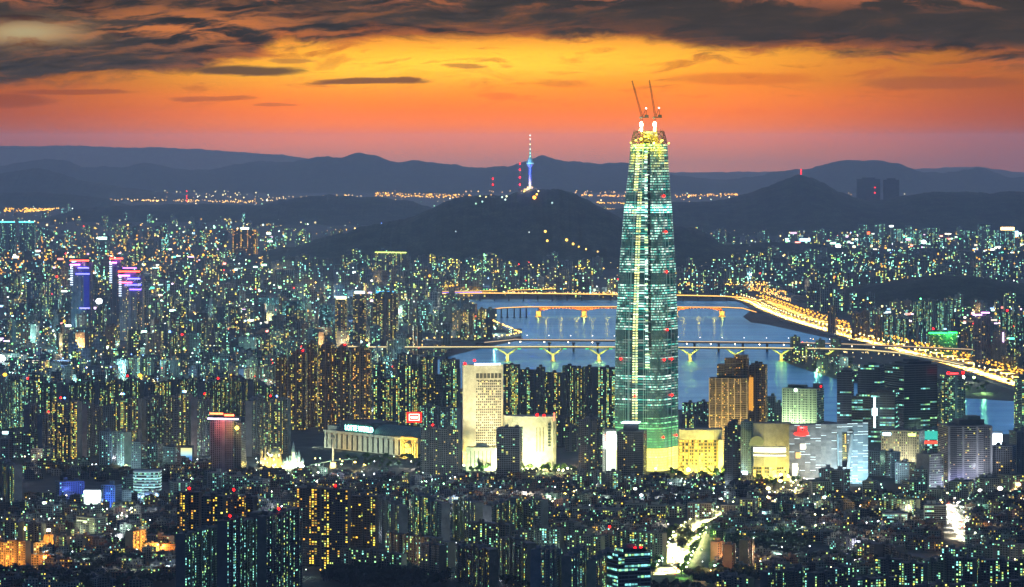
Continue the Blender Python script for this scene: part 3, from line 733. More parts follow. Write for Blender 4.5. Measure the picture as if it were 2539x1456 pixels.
# B3: far low bridge with a golden truss at its left end
b4 = mk('bridge', None, label=chk('far low bridge with golden truss arches and a blue lit underside at its left end'), cat='bridge', group='bridges over the river', loc=GR(1300, 745))
Z4 = 20
p4 = densify(path3([(1085, 729), (1200, 727.5), (1400, 729), (1525, 731), (1690, 733), (1800, 735.5), (1850, 739), (1895, 748)], Z4), 40)
into(b4, ribbon('deck', p4, 22, Z4, 'asphalt', 3)); into(b4, edges(p4, 22, Z4, -1, 3.0, 'lit_parapet', 'lamp', None, (1.0, .55, .12, 2.4)))
for x in range(1190, 1860, 36):
    p = GR(x, 731, Z4); m = MB(); m.box((p.x, p.y), 4, 14, 0, Z4-3, 0, (.08, .07, .09, 0)); into(b4, m.obj('pier', 'paint'))
Z5 = 17
p5 = densify(path3([(1033, 724), (1195, 722), (1300, 719), (1400, 716)], Z5), 20)
into(b4, ribbon('truss_deck', p5, 18, Z5, 'asphalt', 2.5)); into(b4, edges(p5, 18, Z5, -1, 1.6, 'lit_parapet', 'lamp', None, (1.0, .60, .08, 2.6)))
q5 = [p for p in p5 if p.x < (1196-XC)/F*p.y]; m = MB()
for i, (a, b) in enumerate(zip(q5, q5[1:])):
    def hh(k): return 5+10*abs(math.sin(k/len(q5)*math.pi*2.0))**.7
    a1_, b1_ = Vector((a.x, a.y, Z5+hh(i))), Vector((b.x, b.y, Z5+hh(i+1)))
    m.tube(a1_, b1_, .9, n=4, a=(.8, .5, .08, 0)); m.tube(a, a1_, .7, n=4, a=(.8, .5, .08, 0)); m.tube(a, b1_, .6, n=4, a=(.8, .5, .08, 0))
    if i % 2 == 0: into(b4, light('truss_light', (a.x, a.y-12, Z5+4), (1, .62, .04), 12000, size=2))
into(b4, m.obj('golden_truss', 'paint'))
m = MB()
for a, b in zip(q5, q5[1:]): m.tube((a.x, a.y-10, Z5-3), (b.x, b.y-10, Z5-3), .9, n=4, a=(.06, .04, 1, 4))
into(b4, m.obj('blue_lamp_strip', 'lamp'))
for x in (1058, 1071, 1078, 1105, 1124, 1150, 1163, 1170):
    p = GR(x, 723, Z5); m = MB(); m.box((p.x, p.y), 4, 10, 0, Z5-3, 0, (.5, .45, .3, 0)); into(b4, m.obj('pier', 'paint')); into(b4, light('pier_light', (p.x, p.y-10, 6), (1, .65, .08), 8000, size=1))
m = MB()
for x in range(1200, 1400, 7):
    p = GR(x, 716+R.uniform(-2, 3), 18); m.ball(tuple(p), 1.6, 5, 3, (*R.choice(((.2, 1, .2), (1, .8, .2), (.6, 1, .3))), 5))
into(b4, m.obj('deck_lamps', 'lamp'))
# expressway along the right bank
ex = [(1835, 742), (1868, 752), (1900, 770), (1960, 793), (2060, 823), (2140, 846), (2200, 862), (2260, 878), (2350, 902), (2440, 930), (2539, 962), (2640, 1000)]
pe = densify([GR(x, y) for x, y in ex], 30)
plain('bright_asphalt', (.16, .155, .14), .8, 0, .15, .1)
ribbon('expressway', pe, 74, 3.0, 'bright_asphalt', 3.0, kind='structure')
pe2 = densify([GR(x, y) for x, y in [(1880, 742), (1925, 757), (1990, 783), (2080, 811), (2160, 836), (2260, 862), (2360, 885), (2460, 915), (2560, 947), (2640, 972)]], 30)
ribbon('road', pe2, 34, 1.0, 'bright_asphalt', 1.0, kind='structure')
ORG = (1, .50, .06)
for path, n, g, off in ((pe, 60, 'a', -18), (pe2, 60, 'b', 10), (pe2, 56, 'c', -11)):
    for i in range(n):
        p, d = at(path, (i+.5)/n); nn = Vector((-d.y, d.x, 0))*off
        lamp_post((p.x+nn.x, p.y+nn.y, 1), 13, (1, .50, .05), 2.4, 2.8, {'a': 'orange lamp post on the river side of the expressway', 'b': 'orange lamp post on the far kerb of the riverside road', 'c': 'orange lamp post between the expressway and the riverside road'}[g],
                  {'a': 'lamps on the river side of the expressway', 'b': 'lamps on the far kerb of the riverside road', 'c': 'lamps between expressway and riverside road'}[g], 'ex', 0)
for i in range(80):
    k = (i+.5)/80; p, d = at(pe, k); bright = 1.0 if (k < .42 or k > .62) else .5
    l = light('expressway_lamp', (p.x, p.y, 19), (1, .56, .075), 5.2e6*bright, size=1); o = lampball('lamp_cluster', (0, 0, 0), 1.2, (1, .8, .35), 14); o.location = l.location
    m = MB(); m.tube((0, 0, -14), (0, 0, 0), .3, .2, 5, (.2, .2, .2, 0)); m.ball((0, 0, 0), 1.2, 6, 4, (1, .8, .35, 14)); me2 = None
    bpy.data.objects.remove(o); o = m.obj('street_lamp', 'lamp', label='tall median lamp over the bright expressway', cat='street lamp', group='median lamps of the expressway', loc=(p.x, p.y, 17)); l.parent = o; l.location = (0, 0, -2)
for i in range(34): p, d = at(pe2, (i+.5)/34); light('expressway_lamp', (p.x, p.y, 15), (1, .50, .05), 1.8e6, size=1)
# cars
cm_ = {}
def car(p, d, away, col):
    key = (away, col)
    if key not in cm_:
        m = MB(); c = dict(w=(.7, .7, .7, 0), k=(.03, .03, .035, 0), s=(.35, .36, .38, 0))[col]
        m.box((0, 0), 4.5, 1.8, .35, 1.0, 0, c); m.box((-.2, 0), 2.6, 1.6, 1.0, 1.55, 0, (.03, .04, .05, 0), taper=.8)
        for sx in (-1.4, 1.4):
            for sy in (-.85, .85): m.tube((sx, sy-.1, .35), (sx, sy+.1, .35), .35, n=8, a=(.02, .02, .02, 0))
        h = MB()
        for sy in (-.6, .6):
            h.box((2.3, sy), .25, .45, .6, .9, 0, (1, .95, .75, 25)); h.box((-2.3, sy), .2, .4, .65, .9, 0, (1, .03, .01, 8))
        for q in h.a: pass
        cm_[key] = (m.mesh('car', 'paint'), h.mesh('car_lights', 'lamp'))
        me = cm_[key][1]
    a, b = cm_[key]; o = mk('car', a, label=None, cat='car', loc=p); o.rotation_euler[2] = math.atan2(d.y, d.x)+(math.pi if away else 0); mk('car_lights', b, o); return o
for i in range(130):
    k = R.random(); p, d = at(pe, k); nn = Vector((-d.y, d.x, 0)); ln = R.choice((-19, -14, -9, -4, 4, 9, 14, 19)); away = ln > 0
    o = car((p.x+nn.x*ln, p.y+nn.y*ln, 3.0), d, away, R.choice('wks')); o['label'] = 'small car with lit headlamps driving on the bright riverside expressway' if not away else 'small car on the far lanes of the riverside expressway, red tail lamps'; o['group'] = 'cars on the riverside expressway'
# flyover in from the right hill, riverside road on the left bank, highway at far left
def lamprow(pts, n, col, s, r, h, label, group, key, ptl=0, jit=0):
    for i in range(n):
        p, d = at(pts, (i+.5)/n); lamp_post((p.x+R.uniform(-jit, jit), p.y+R.uniform(-jit, jit), p.z), h, col, s, r, label, group, key, ptl if i % 3 == 0 else 0)
pv = densify([GR(x, y, 14) for x, y in [(1980, 748), (2060, 745), (2150, 744), (2200, 745), (2245, 752)]], 40)
ribbon('road', pv, 14, 14, 'bright_asphalt', 2.5, kind='structure')
for i in range(7): p, d = at(pv, (i+.5)/7); into(o, light('road_light', (p.x, p.y, 24), (1, .7, .3), 40000, size=1)) if False else lamp_post((p.x, p.y-6, 14), 10, (1, .75, .4), 10, 1.2, 'pale lamp on the raised road below the dark wooded hill at right', 'lamps on the raised road at right', 'pv', 50000)
lb = densify([GR(x, y) for x, y in [(1200, 795), (1225, 806), (1262, 822), (1290, 834), (1250, 842), (1120, 846), (1020, 850), (900, 856)]], 20)
ribbon('road', lb, 16, 1.2, 'bright_asphalt', 1.0, kind='structure')
lamprow(lb, 60, (1, .62, .16), 3.5, 2.0, 11, 'yellow lamp beside the curving road on the left river bank', 'lamps on the left bank road', 'lb', 45000, 3)
fl = densify([GR(x, y, 12) for x, y in [(-30, 896), (130, 893), (265, 891)]], 30)
ribbon('road', fl, 22, 12, 'bright_asphalt', 2.5, kind='structure'); 
lamprow(fl, 9, (1, .72, .55), 8, 1.0, 12, 'pinkish lamp over the elevated highway at the left edge', 'lamps on the elevated highway at left', 'fl', 50000)
for i in range(5):
    p, d = at(pe, .1); 
xs_ = [(10, 933), (100, 936), (221, 933), (345, 935), (475, 935), (573, 936)]
for i, (x, y) in enumerate(xs_):
    p = GR(x, y+16); lamp_post((p.x, p.y, 0), 17, (1, .55, .03), 3.0, 5.0, 'big amber floodlamp in the row above the left apartment estate', 'amber floodlamps in a row at left', 'am', 0)
# avenues running towards the viewer
def avenue(pts, w, col, e, n, lab, grp, key, lc):
    pp = densify([GR(x, y) for x, y in pts], 25); ribbon('road', pp, w, .6, 'bright_asphalt', .5, kind='structure')
    for i in range(n):
        p, d = at(pp, (i+.5)/n); nn = Vector((-d.y, d.x, 0))*(w*.5+1)*(1 if i % 2 else -1)
        o = lamp_post((p.x+nn.x, p.y+nn.y, .5), 10, lc, 20, .9, lab, grp, key, 0); l = light('lamp_light', (-nn.x*.3, -nn.y*.3, 12.5), col, e*1.5, size=.6); l.parent = o
    for i in range(int(n*1.5)):
        p, d = at(pp, R.random()); nn = Vector((-d.y, d.x, 0)); ln = R.choice((-6, -2.5, 2.5, 6)); o = car((p.x+nn.x*ln, p.y+nn.y*ln, .62), d, ln > 0, R.choice('wks')); o['label'] = 'car on the '+grp.split(' of ')[1]; o['group'] = 'cars on the '+grp.split(' of ')[1]
    return pp
avenue([(1660, 1430), (1678, 1390), (1700, 1340), (1735, 1310), (1800, 1280), (1850, 1262)], 34, (1, .88, .34), 3.2e5, 40, 'white lamp on the dazzling avenue at bottom centre', 'lamps of the bright tree lined avenue', 'av', (.9, 1, .5))
avenue([(2395, 1345), (2380, 1310), (2358, 1275), (2340, 1245)], 20, (1, .93, .70), 1.6e5, 16, 'white lamp on the short glaring street at lower right', 'lamps of the glaring white street', 'aw', (1, 1, .85))
avenue([(2030, 1345), (2028, 1300), (2025, 1250), (2020, 1215)], 9, (1, .85, .4), 20000, 10, 'yellow lamp in the narrow lane right of the bright avenue', 'lamps of the narrow lamplit lane', 'ax', (1, .85, .4))
avenue([(1900, 1262), (1930, 1240), (1960, 1222), (2010, 1200)], 14, (1, .8, .35), 90000, 10, 'warm lamp on the street behind the dark park', 'lamps of the warm street behind the park', 'ay', (1, .85, .4))
# ---------------------------------------------------------------- landmark buildings
def flood(root, W, x, y, z, col, e, tx, ty, tzz, size=3.0, spot=2.2):
    p = W(x, y); l = light('floodlight', (*p, z), col, e, root, 'SPOT', size, spot=spot); q = W(tx, ty); aim(l, (*q, tzz)); return l
def fins(root, W, Lg, dep, z0, z1, n, col, w=1.2, d=1.0, name='facade_ribs', y=None, mat='paint'):
    m = MB(); yy = -dep/2 if y is None else y; ang = W.ang
    for i in range(n+1): x = -Lg/2+Lg*i/n; m.box(W(x, yy-d/2), w, d, z0, z1, ang, (*col, 0))
    return m.obj(name, mat, root)
def bands(root, W, Lg, dep, zs, h, col, name='floor_bands', y=None, d=.8):
    m = MB()
    for z in zs: m.box(W(0, (-dep/2 if y is None else y)-d/2+.02), Lg+.4, d, z, z+h, W.ang, (*col, 0), bot=True)
    return m.obj(name, 'paint', root)
class WF:
    def __init__(s, c, t): s.c, s.ang = c, t; s.ca, s.sa = math.cos(t), math.sin(t)
    def __call__(s, x, y): return (s.c[0]+x*s.ca-y*s.sa, s.c[1]+x*s.sa+y*s.ca)
def B(*a, **k):
    root, W, Lg, dep, hz, D, t = building(*a, **k); c = W(0, 0); return root, WF(c, t), Lg, dep, hz, D
# hotel: cream slab with a grid of small square windows
r, W, L, dp, hz, D = B('hotel', 1142, 1250, 907, 1158, 'office', 'W', 0, .5, 0, -.10, 'tall cream floodlit hotel slab with a grid of small square windows', 'hotel', win=0, depth=18, hut=False)
m = MB(); m2 = MB()
for i in range(13):
    for j in range(31):
        x = -L*.5+L*.34+i*L*.60/12; z = 12+j*(hz-34)/31
        if R.random() < .94:
            q = R.random() < .12
            m2.box(W(x, -dp/2-.06), 2.3, .25, z, z+2.5, W.ang, ((1, .8, .3, 1.6) if q else (.02, .02, .02, 0)))
for i in range(7): m.box(W(-L*.5+L*.36+i*L*.095, -dp/2-.06), L*.075, .3, hz-20, hz-12, W.ang, (.03, .035, .04, 0))
for i in range(6): m.box(W(-L*.5+L*.37+i*L*.112, -dp/2-.06), L*.07, .3, hz-24.5, hz-22.8, W.ang, (.05, .05, .05, 0))
m.obj('crown_openings', 'paint', r); o = m2.obj('window_grid', 'lamp', r); o['kind'] = 'stuff'
panel(r, W, -L*.22, L*.45, -dp/2-.5, hz+1.5, hz+3.8, (.55, .75, 1), 7, 'roof_sign'); lampball('roof_lamp', (*W(-L*.45, 0), hz+3), 2.3, RED, 12, r); lampball('roof_lamp', (*W(-L*.2, 0), hz+8), 2.0, RED, 10, r)
for x, e in ((-.35, 1), (0, 1), (.35, 1)): flood(r, W, L*x, -75, 4, (1, .74, .24), 6.5e5*e, L*x*.6, 0, hz*.45, 2, 2.0); 
flood(r, W, 0, -120, 60, (1, .82, .38), 9e5, 0, 0, hz*.8, 2, 1.2)
flood(r, W, -L*.55, -22, 3, (1, .62, .05), 2.4e5, -L*.45, 0, 40, 2, 1.6)
r, W, L, dp, hz, D = B('store_wing', 1155, 1232, 1112, 1168, 'office', 'W', 0, .5, 0, .08, 'low white floodlit wing with dark slits at the foot of the cream hotel', 'store', win=0, depth=25, hut=False)
fins(r, W, L*.7, dp, 4, hz-4, 5, (.03, .03, .03), 1.0, .2, 'dark_slits')
flood(r, W, 0, -40, 2, (.85, 1, .5), 1.5e5, 0, 0, 18); flood(r, W, L*.3, -30, 2, (1, .9, .5), 1e5, L*.2, 0, 10)
m = MB(); c = W(0, 2); m.prism([(c[0]+11*math.cos(k/16*math.tau), c[1]+9*math.sin(k/16*math.tau)) for k in range(16)], hz, hz+7, (.5, .55, .5, 0), scale=.7); m.obj('roof_drum', 'paint', r)
# curved white department store
root = mk('department_store', None, label=chk('white curved department store, floodlit, with three tall slots and a red sign'), cat='department store', loc=GR(1315, 1166)); 
D = DG(1166); k = D/F; X = lambda x: (x-XC)*k
pts = [(X(1248), D+34), (X(1252), D+12), (X(1270), D+3), (X(1300), D-2), (X(1335), D-4), (X(1372), D-3), (X(1379), D+2), (X(1379), D+40), (X(1250), D+40)]
hz = H-(1036-YH)*k; m = MB(); m.prism(pts, 0, hz, (.55, .55, .5, 0), roof=(.2, .2, .2)); m.prism([(p[0]*1.0, p[1]) for p in pts], hz+.02, hz+2, (.6, .6, .58, 0), scale=1.01, roof=(.25, .25, .25)); into(root, m.obj('wall', 'paint'))
m = MB()
for x in (1331, 1339, 1347): m.box((X(x), D-4.2), 1.2, .8, 30, 68, 0, (.02, .02, .02, 0))
for j in range(8): m.box((X(1362), D-4.0), 4.6, .8, 38+j*4.8, 38+j*4.8+3, 0, (.03, .06, .06, 0))
into(root, m.obj('window_slots', 'paint'))
m = MB(); m.box((X(1374), D-4), 2, 1, hz-4, hz+8, 0, (1, .12, .06, 6)); m.a = [(1, .12, .06, 6)]*len(m.a); into(root, m.obj('red_sign', 'lamp'))
for x, y in ((1332, 1029), (1349, 1031)): into(root, lampball('roof_lamp', (X(x), D, H-(y-YH)*k), 2.2, RED, 9))
for x in (1262, 1290, 1320, 1350, 1375): l = light('floodlight', (X(x), D-55, 3), (1, .88, .38), 2.6e5, None, 'SPOT', 2, spot=2.2); aim(l, (X(x), D, 35)); into(root, l)
for x, s, c in ((1256, 5, (.75, 1, 1)), (1258, 3.5, (1, 1, .9))): into(root, lampball('floodlight_lens', (X(x), D-8, 24+s*4), s*.7, c, 16)); 
into(root, light('floodlight', (X(1256), D-14, 26), (.7, 1, .95), 1.2e5, size=2))
for i in range(14):
    p = GR(1275+i*11, 1168+R.uniform(-2, 3)); into(root, lampball('entrance_lamp', (p.x, p.y-10, 4), 1.5, (1, .95, .5), 14))
# indoor theme park hall
root = mk('theme_park_hall', None, label=chk('long pale hall with pilasters, glazed vault roof and glowing roof lettering'), cat='theme park hall', loc=GR(920, 1128))
def lineP(x): y = 1110+(x-804)*(1136-1110)/(1043-804); return GR(x, y)
A, Bp = lineP(804), lineP(1046); d = (Bp-A); Lh = d.length; ang = math.atan2(d.y, d.x); Wh = WF(((A.x+Bp.x)/2, (A.y+Bp.y)/2), ang)
hw = 30; m = MB(); m.box(Wh(0, 35), Lh, 70, 0, hw, ang, (.42, .42, .38, 0), roof=(.10, .13, .13)); m.box(Wh(-Lh*.5-12, 55), 26, 60, 0, hw+6, ang, (.34, .36, .35, 0), roof=(.06, .08, .08)); m.box(Wh(-Lh*.34, 62), Lh*.32, 60, 0, hw+15, ang, (.12, .17, .18, 0), roof=(.05, .07, .08)); into(root, m.obj('wall', 'paint'))
m = MB(); n = 15
for i in range(n):
    x = -Lh/2+Lh*.02+i*(Lh*.80)/n; m.box(Wh(x+2, -.3), 3.3, .8, 1, hw-6.5, ang, (.008, .009, .012, 0)); m.box(Wh(x+2, -.9), 4.0, 1.6, hw-6, hw-4.2, ang, (.20, .11, .08, 0))
into(root, m.obj('pilasters', 'paint')); m = MB(); m.box(Wh(0, -.5), Lh+1.2, 1.8, hw-2.4, hw+.8, ang, (.5, .5, .46, 0)); into(root, m.obj('cornice', 'paint'))
m = MB(); pr = None; nseg = 12
for i in range(nseg+1):   # barrel vault
    a = math.pi*i/nseg; p = (36-30*math.cos(a), hw+.5+15*math.sin(a))
    if pr:
        P = [(*Wh(-Lh*.02, pr[0]), pr[1]), (*Wh(Lh*.5, pr[0]), pr[1]), (*Wh(Lh*.5, p[0]), p[1]), (*Wh(-Lh*.02, p[0]), p[1])]; m.face(P, None, (.20, .30, .28, 0))
        for q in range(26): x = -Lh*.02+Lh*.52*q/25; m.tube((*Wh(x, pr[0]), pr[1]+.1), (*Wh(x, p[0]), p[1]+.1), .25, n=3, a=(.4, .5, .46, 0))
    pr = p
into(root, m.obj('vault_roof', 'paint'))
p = Wh(-Lh*.13, -1.4); o = text('LOTTE WORLD', 12.5, (p[0], p[1], hw+4), root, 'glow_cyan', ang, .5, 'sign_lettering', wid=.88); o.matrix_parent_inverse = root.matrix_basis.inverted()
m = MB(); m.box(Wh(-Lh*.13, 0), 66, .4, hw+1, hw+15, ang, (.04, .16, .15, 0)); into(root, m.obj('sign_board', 'paint'))
# golden gate at its right end
m = MB(); m.box(Wh(Lh*.40, -3), Lh*.17, 5, 0, hw+3, ang, (.5, .42, .28, 0)); m.box(Wh(Lh*.40, -6.2), 15, 2, 0, 20, ang, (.55, .45, .3, 0))
c = Wh(Lh*.40, -6.5); m.ball((*c, 20), 7.3, 12, 6, (.6, .5, .3, 0), .9)
for q in (-.07, -.045, .045, .07): m.box(Wh(Lh*(.40+q), -6.4), 1.8, 1.8, 0, 27, ang, (.55, .48, .32, 0))
into(root, m.obj('gate', 'paint'))
m = MB(); m.box(Wh(Lh*.40, -7.6), 6, .4, 2, 15, ang, (1, .72, .12, 2.5)); 
for q in (-.08, -.058, .058, .08): m.box(Wh(Lh*(.40+q), -5.7), 2.2, .3, 4, 24, ang, (1, .66, .08, 1.6))
m.a = [(*c_[:3], c_[3] or 1.2) for c_ in m.a]; into(root, m.obj('gate_windows', 'lamp'))
for x, e in ((.36, 1), (.44, 1)): l = light('floodlight', (*Wh(Lh*x, -34), 3), (1, .68, .10), 2.2e5, None, 'SPOT', 2, spot=2); aim(l, (*Wh(Lh*x, 0), 14)); into(root, l)
for i in range(7): x = -.44+.11*i; c = (1, .75, .28) if i in (1, 2) else (.80, 1, .72); l = light('floodlight', (*Wh(Lh*x, -32), 3), c, 3.3e4, None, 'SPOT', 2, spot=2.3); aim(l, (*Wh(Lh*x, 0), 14)); into(root, l)
l = light('floodlight', (*Wh(-Lh*.56, -15), 3), (.8, 1, .7), 6e4, None, 'SPOT', 2, spot=2.3); aim(l, (*Wh(-Lh*.53, 25), 14)); into(root, l)
# red roof sign
D = DG(1100); k = D/F; root = mk('roof_sign', None, label=chk('red neon roof sign with a bright framed bar, above the vaulted hall'), cat='sign', loc=((1027-XC)*k, D, 0)); cx = (1027-XC)*k; cz = H-(1035-YH)*k
m = MB(); m.box((cx, D), 26, 1.2, cz-9, cz+9, 0, (1, .02, .01, 3)); m.a = [(1, .02, .01, 2.2)]*len(m.a); into(root, m.obj('sign_panel', 'lamp'))
m = MB()
for a in ((0, cz-5.5, 17, .8), (0, cz+5, 17, .8)): m.box((cx+a[0], D-1), a[2], .5, a[1], a[1]+a[3], 0)
for q in (-8.5, 8.5): m.box((cx+q, D-1), .8, .5, cz-5.5, cz+5.8, 0)
m.box((cx, D-1), 12, .5, cz-1.6, cz+2, 0); m.a = [(1, .65, .5, 7)]*len(m.a); into(root, m.obj('sign_frame', 'lamp'))
m = MB(); [m.tube((cx+q, D+2, 0), (cx+q, D+2, cz), .5, n=4, a=(.1, .1, .1, 0)) for q in (-9, 9)]; into(root, m.obj('sign_legs', 'paint'))
# castle, dome, drop tower
def castle():
    D = DG(1163); k = D/F; o = GR(727, 1163); root = mk('castle', None, label=chk('white floodlit fairground castle with pointed spires'), cat='castle', loc=o)
    m = MB(); m.box((o.x, o.y+8), 26, 14, 0, 11, 0, (.6, .62, .56, 0)); m.box((o.x, o.y+8), 14, 10, 11, 20, 0, (.6, .62, .56, 0)); into(root, m.obj('wall', 'paint'))
    for x, h, rr in ((703, 16, 2.2), (711, 20, 2.2), (719, 22, 2), (727, 44, 2.8), (734, 26, 2.2), (741, 30, 2.4), (750, 18, 2.2)):
        m = MB(); X_ = (x-XC)*k; m.tube((X_, o.y+3, 0), (X_, o.y+3, h*.62), rr, n=10, a=(.6, .62, .56, 0)); m.tube((X_, o.y+3, h*.62), (X_, o.y+3, h), rr*1.25, .1, 10, (.25, .35, .45, 0)); into(root, m.obj('spire', 'paint'))
    for x in (-12, -4, 4, 12): into(root, light('floodlight', (o.x+x, o.y-12, 5), (.8, 1, .5) if x < 5 else (.9, 1, .8), 26000, size=1))
    for i in range(8): into(root, lampball('lamp', (o.x+R.uniform(-18, 18), o.y-6, R.uniform(2, 8)), 1.1, (.8, 1, .7), 12))
castle()
def domes():
    o = GR(672, 1160); root = mk('onion_dome_pavilion', None, label=chk('golden lit pavilion with a round glass dome, left of the white castle'), cat='pavilion', loc=o); k = o.y/F
    m = MB(); m.box((o.x, o.y+8), 34, 16, 0, 16, 0, (.5, .4, .25, 0)); [m.box((o.x+x, o.y-.8), 2, 1.4, 0, 17, 0, (.55, .45, .3, 0)) for x in range(-16, 17, 5)]; into(root, m.obj('wall', 'paint'))
    m = MB(); m.ball((o.x+7, o.y+6, 22), 9, 14, 8, (.45, .5, .4, 0)); into(root, m.obj('dome', 'paint')); 
    for x, z in ((-15, 26), (-9, 32), (-3, 28), (15, 24)): m = MB(); m.tube((o.x+x, o.y, 14), (o.x+x, o.y, z), 1.7, n=8, a=(.5, .42, .28, 0)); m.ball((o.x+x, o.y, z), 2.6, 8, 6, (.5, .45, .3, 0), 1.3); into(root, m.obj('turret', 'paint'))
    for x, c in ((-15, (1, .85, .4)), (-5, (1, .72, .15)), (5, (1, .65, .1)), (14, (1, .75, .2))): into(root, light('floodlight', (o.x+x, o.y-9, 6), c, 17000, size=1))
    for i in range(14): into(root, lampball('lamp', (o.x+R.uniform(-22, 20), o.y-3, R.uniform(2, 22)), .9, R.choice(((1, .8, .3), (1, 1, .7), (.8, 1, .6))), 10))
domes()
def drop():
    o = GR(826, 1160); k = o.y/F; root = mk('drop_tower', None, label=chk('slim pale drop tower ride in front of the pilastered hall'), cat='drop tower', loc=o)
    m = MB(); m.tube((o.x, o.y, 0), (o.x, o.y, 52), 1.8, 1.4, 8, (.6, .55, .45, 0)); into(root, m.obj('mast', 'paint')); m = MB(); m.box(o.xy, 6, 6, 46, 49, 0, (.6, .5, .4, 0)); into(root, m.obj('gondola', 'paint')); m = MB(); m.box(o.xy, 9, 9, 0, 9, 0, (.6, .5, .2, 0)); into(root, m.obj('base', 'paint'))
    into(root, light('floodlight', (o.x, o.y-9, 5), (1, .8, .3), 25000, size=1)); into(root, light('floodlight', (o.x-4, o.y-9, 26), (1, .95, .7), 12000, size=1))
drop()
def rail():
    pts = densify([GR(x, y, 10) for x, y in [(748, 1166), (775, 1152), (830, 1142), (885, 1138)]], 8); root = mk('monorail_track', None, label=chk('raised pale green track curving between the castle and the hall'), cat='track', loc=pts[0]); m = MB()
    for a, b in zip(pts, pts[1:]): m.tube(a, b, .7, n=5, a=(.5, .6, .5, 0)); 
    for a in pts[::3]: m.tube((a.x, a.y, 0), a, .45, n=5, a=(.4, .45, .4, 0))
    into(root, m.obj('beam', 'paint')); 
    for i in range(6): p, _ = at(pts, (i+.5)/6); into(root, light('floodlight', (p.x, p.y-5, 14), (.4, 1, .6), 4500, size=1))
rail()
for i in range(60):
    x = R.uniform(640, 930); y = 1150+R.uniform(-4, 22)-(x-640)*.02; p = GR(x, y)
    c = R.choice(((1, .72, .1), (1, .85, .3), (.5, 1, .5), (.7, 1, .8), (1, .5, .05)) if x > 800 else ((.5, 1, .55), (.8, 1, .8), (1, .8, .2)))
    if i < 26: lamp_post((p.x, p.y, 0), R.uniform(4, 7), c, 12, 1.1, 'small coloured lamp among the fairground rides by the castle', 'fairground lamps', 'fg%d' % (i % 6))
    if i % 3 == 0: o = S.objects[-1]; l = light('lamp_light', (0, 0, 5), c, 9000, size=.6); l.parent = [q for q in S.objects if q.name.startswith('street_lamp')][-1]
# bright podium mall at the glass tower's foot, right
root = mk('shopping_mall', None, label=chk('yellow glowing mall block with curved white cornice at the foot of the glass tower'), cat='shopping mall', loc=GR(1740, 1178)); D = DG(1178); k = D/F; X = lambda x: (x-XC)*k
pts = [(X(1684), D+4), (X(1730), D), (X(1770), D+1), (X(1791), D+8), (X(1793), D+45), (X(1684), D+45)]; hz = H-(1066-YH)*k
m = MB(); m.prism(pts, 0, hz*.78, (.36, .30, .16, .92), (.95, 2.6, .3, .8), 5, 5); into(root, m.obj('glazed_front', 'facade'))
m = MB(); m.prism([(p[0], p[1]-1.5) for p in pts], hz*.78, hz, (.6, .6, .52, 0), roof=(.25, .25, .22)); m.box((X(1787), D-1), 8, 6, 0, hz*.78, 0, (.6, .6, .5, 0)); into(root, m.obj('cornice', 'paint'))
m = MB(); [m.box((X(1686+i*11.5), D-.8), 1.1, 1.6, 0, hz*.78, 0, (.55, .4, .1, 0)) for i in range(9)]; into(root, m.obj('columns', 'paint'))
for x in (1700, 1725, 1750, 1775, 1788): l = light('floodlight', (X(x), D-34, 3), (1, .80, .14), 2.2e5, None, 'SPOT', 2, spot=2.4); aim(l, (X(x), D, 34)); into(root, l)
into(root, lampball('floodlight_lens', (X(1706), D-9, 9), 3.0, (1, .95, .4), 16))
# fan shaped mall with white band
root = mk('shopping_mall', None, label=chk('grey curved mall with one long white light band and a glowing yellow base'), cat='shopping mall', loc=GR(1915, 1192)); D = DG(1192); k = D/F; X = lambda x: (x-XC)*k; hz = H-(1050-YH)*k
pts = [(X(1868), D+2), (X(1895), D-4), (X(1925), D-6), (X(1962), D-3), (X(1966), D+30), (X(1868), D+30)]
m = MB(); m.prism(pts, 22, hz, (.26, .27, .25, 0), roof=(.04, .05, .06), scale=.985); into(root, m.obj('wall', 'paint')); m = MB(); m.prism([(p[0], p[1]+1) for p in pts], 0, 22, (.4, .35, .2, .85), (.9, 2.4, .4, .85), 4, 5); into(root, m.obj('glazed_base', 'facade'))
m = MB(); q = [(X(1868), D+1), (X(1895), D-5.2), (X(1925), D-7.2), (X(1948), D-5.6)]
for a, b in zip(q, q[1:]): m.face([(*a, 44), (*b, 44), (*b, 51), (*a, 51)]); m.face([(*a, 38), (*b, 38), (*b, 40), (*a, 40)])
m.a = [(1, 1, .75, 3)]*len(m.a); into(root, m.obj('light_band', 'lamp'))
m = MB(); c = (X(1877), D-3.5); m.face([(c[0]+14*math.cos(i*math.pi/16)*.9, D-2.6-abs(math.sin(i*math.pi/16))*2.4, 54+15*math.sin(i*math.pi/16)) for i in range(0, 17)][::-1], None, (.12, .16, .13, 0)); into(root, m.obj('round_panel', 'paint'))
for x, c, e in ((1880, (1, .85, .2), 2.2e5), (1915, (1, .82, .18), 2.4e5), (1950, (1, .72, .14), 2.2e5)): l = light('floodlight', (X(x), D-40, 4), c, e, None, 'SPOT', 2, spot=2.3); aim(l, (X(x), D, 30)); into(root, l)
for x, z, s in ((1884, 6, 2.6), (1935, 10, 2.2), (1955, 8, 2.6)): into(root, lampball('floodlight_lens', (X(x), D-9, z), s, (1, .92, .5), 14))
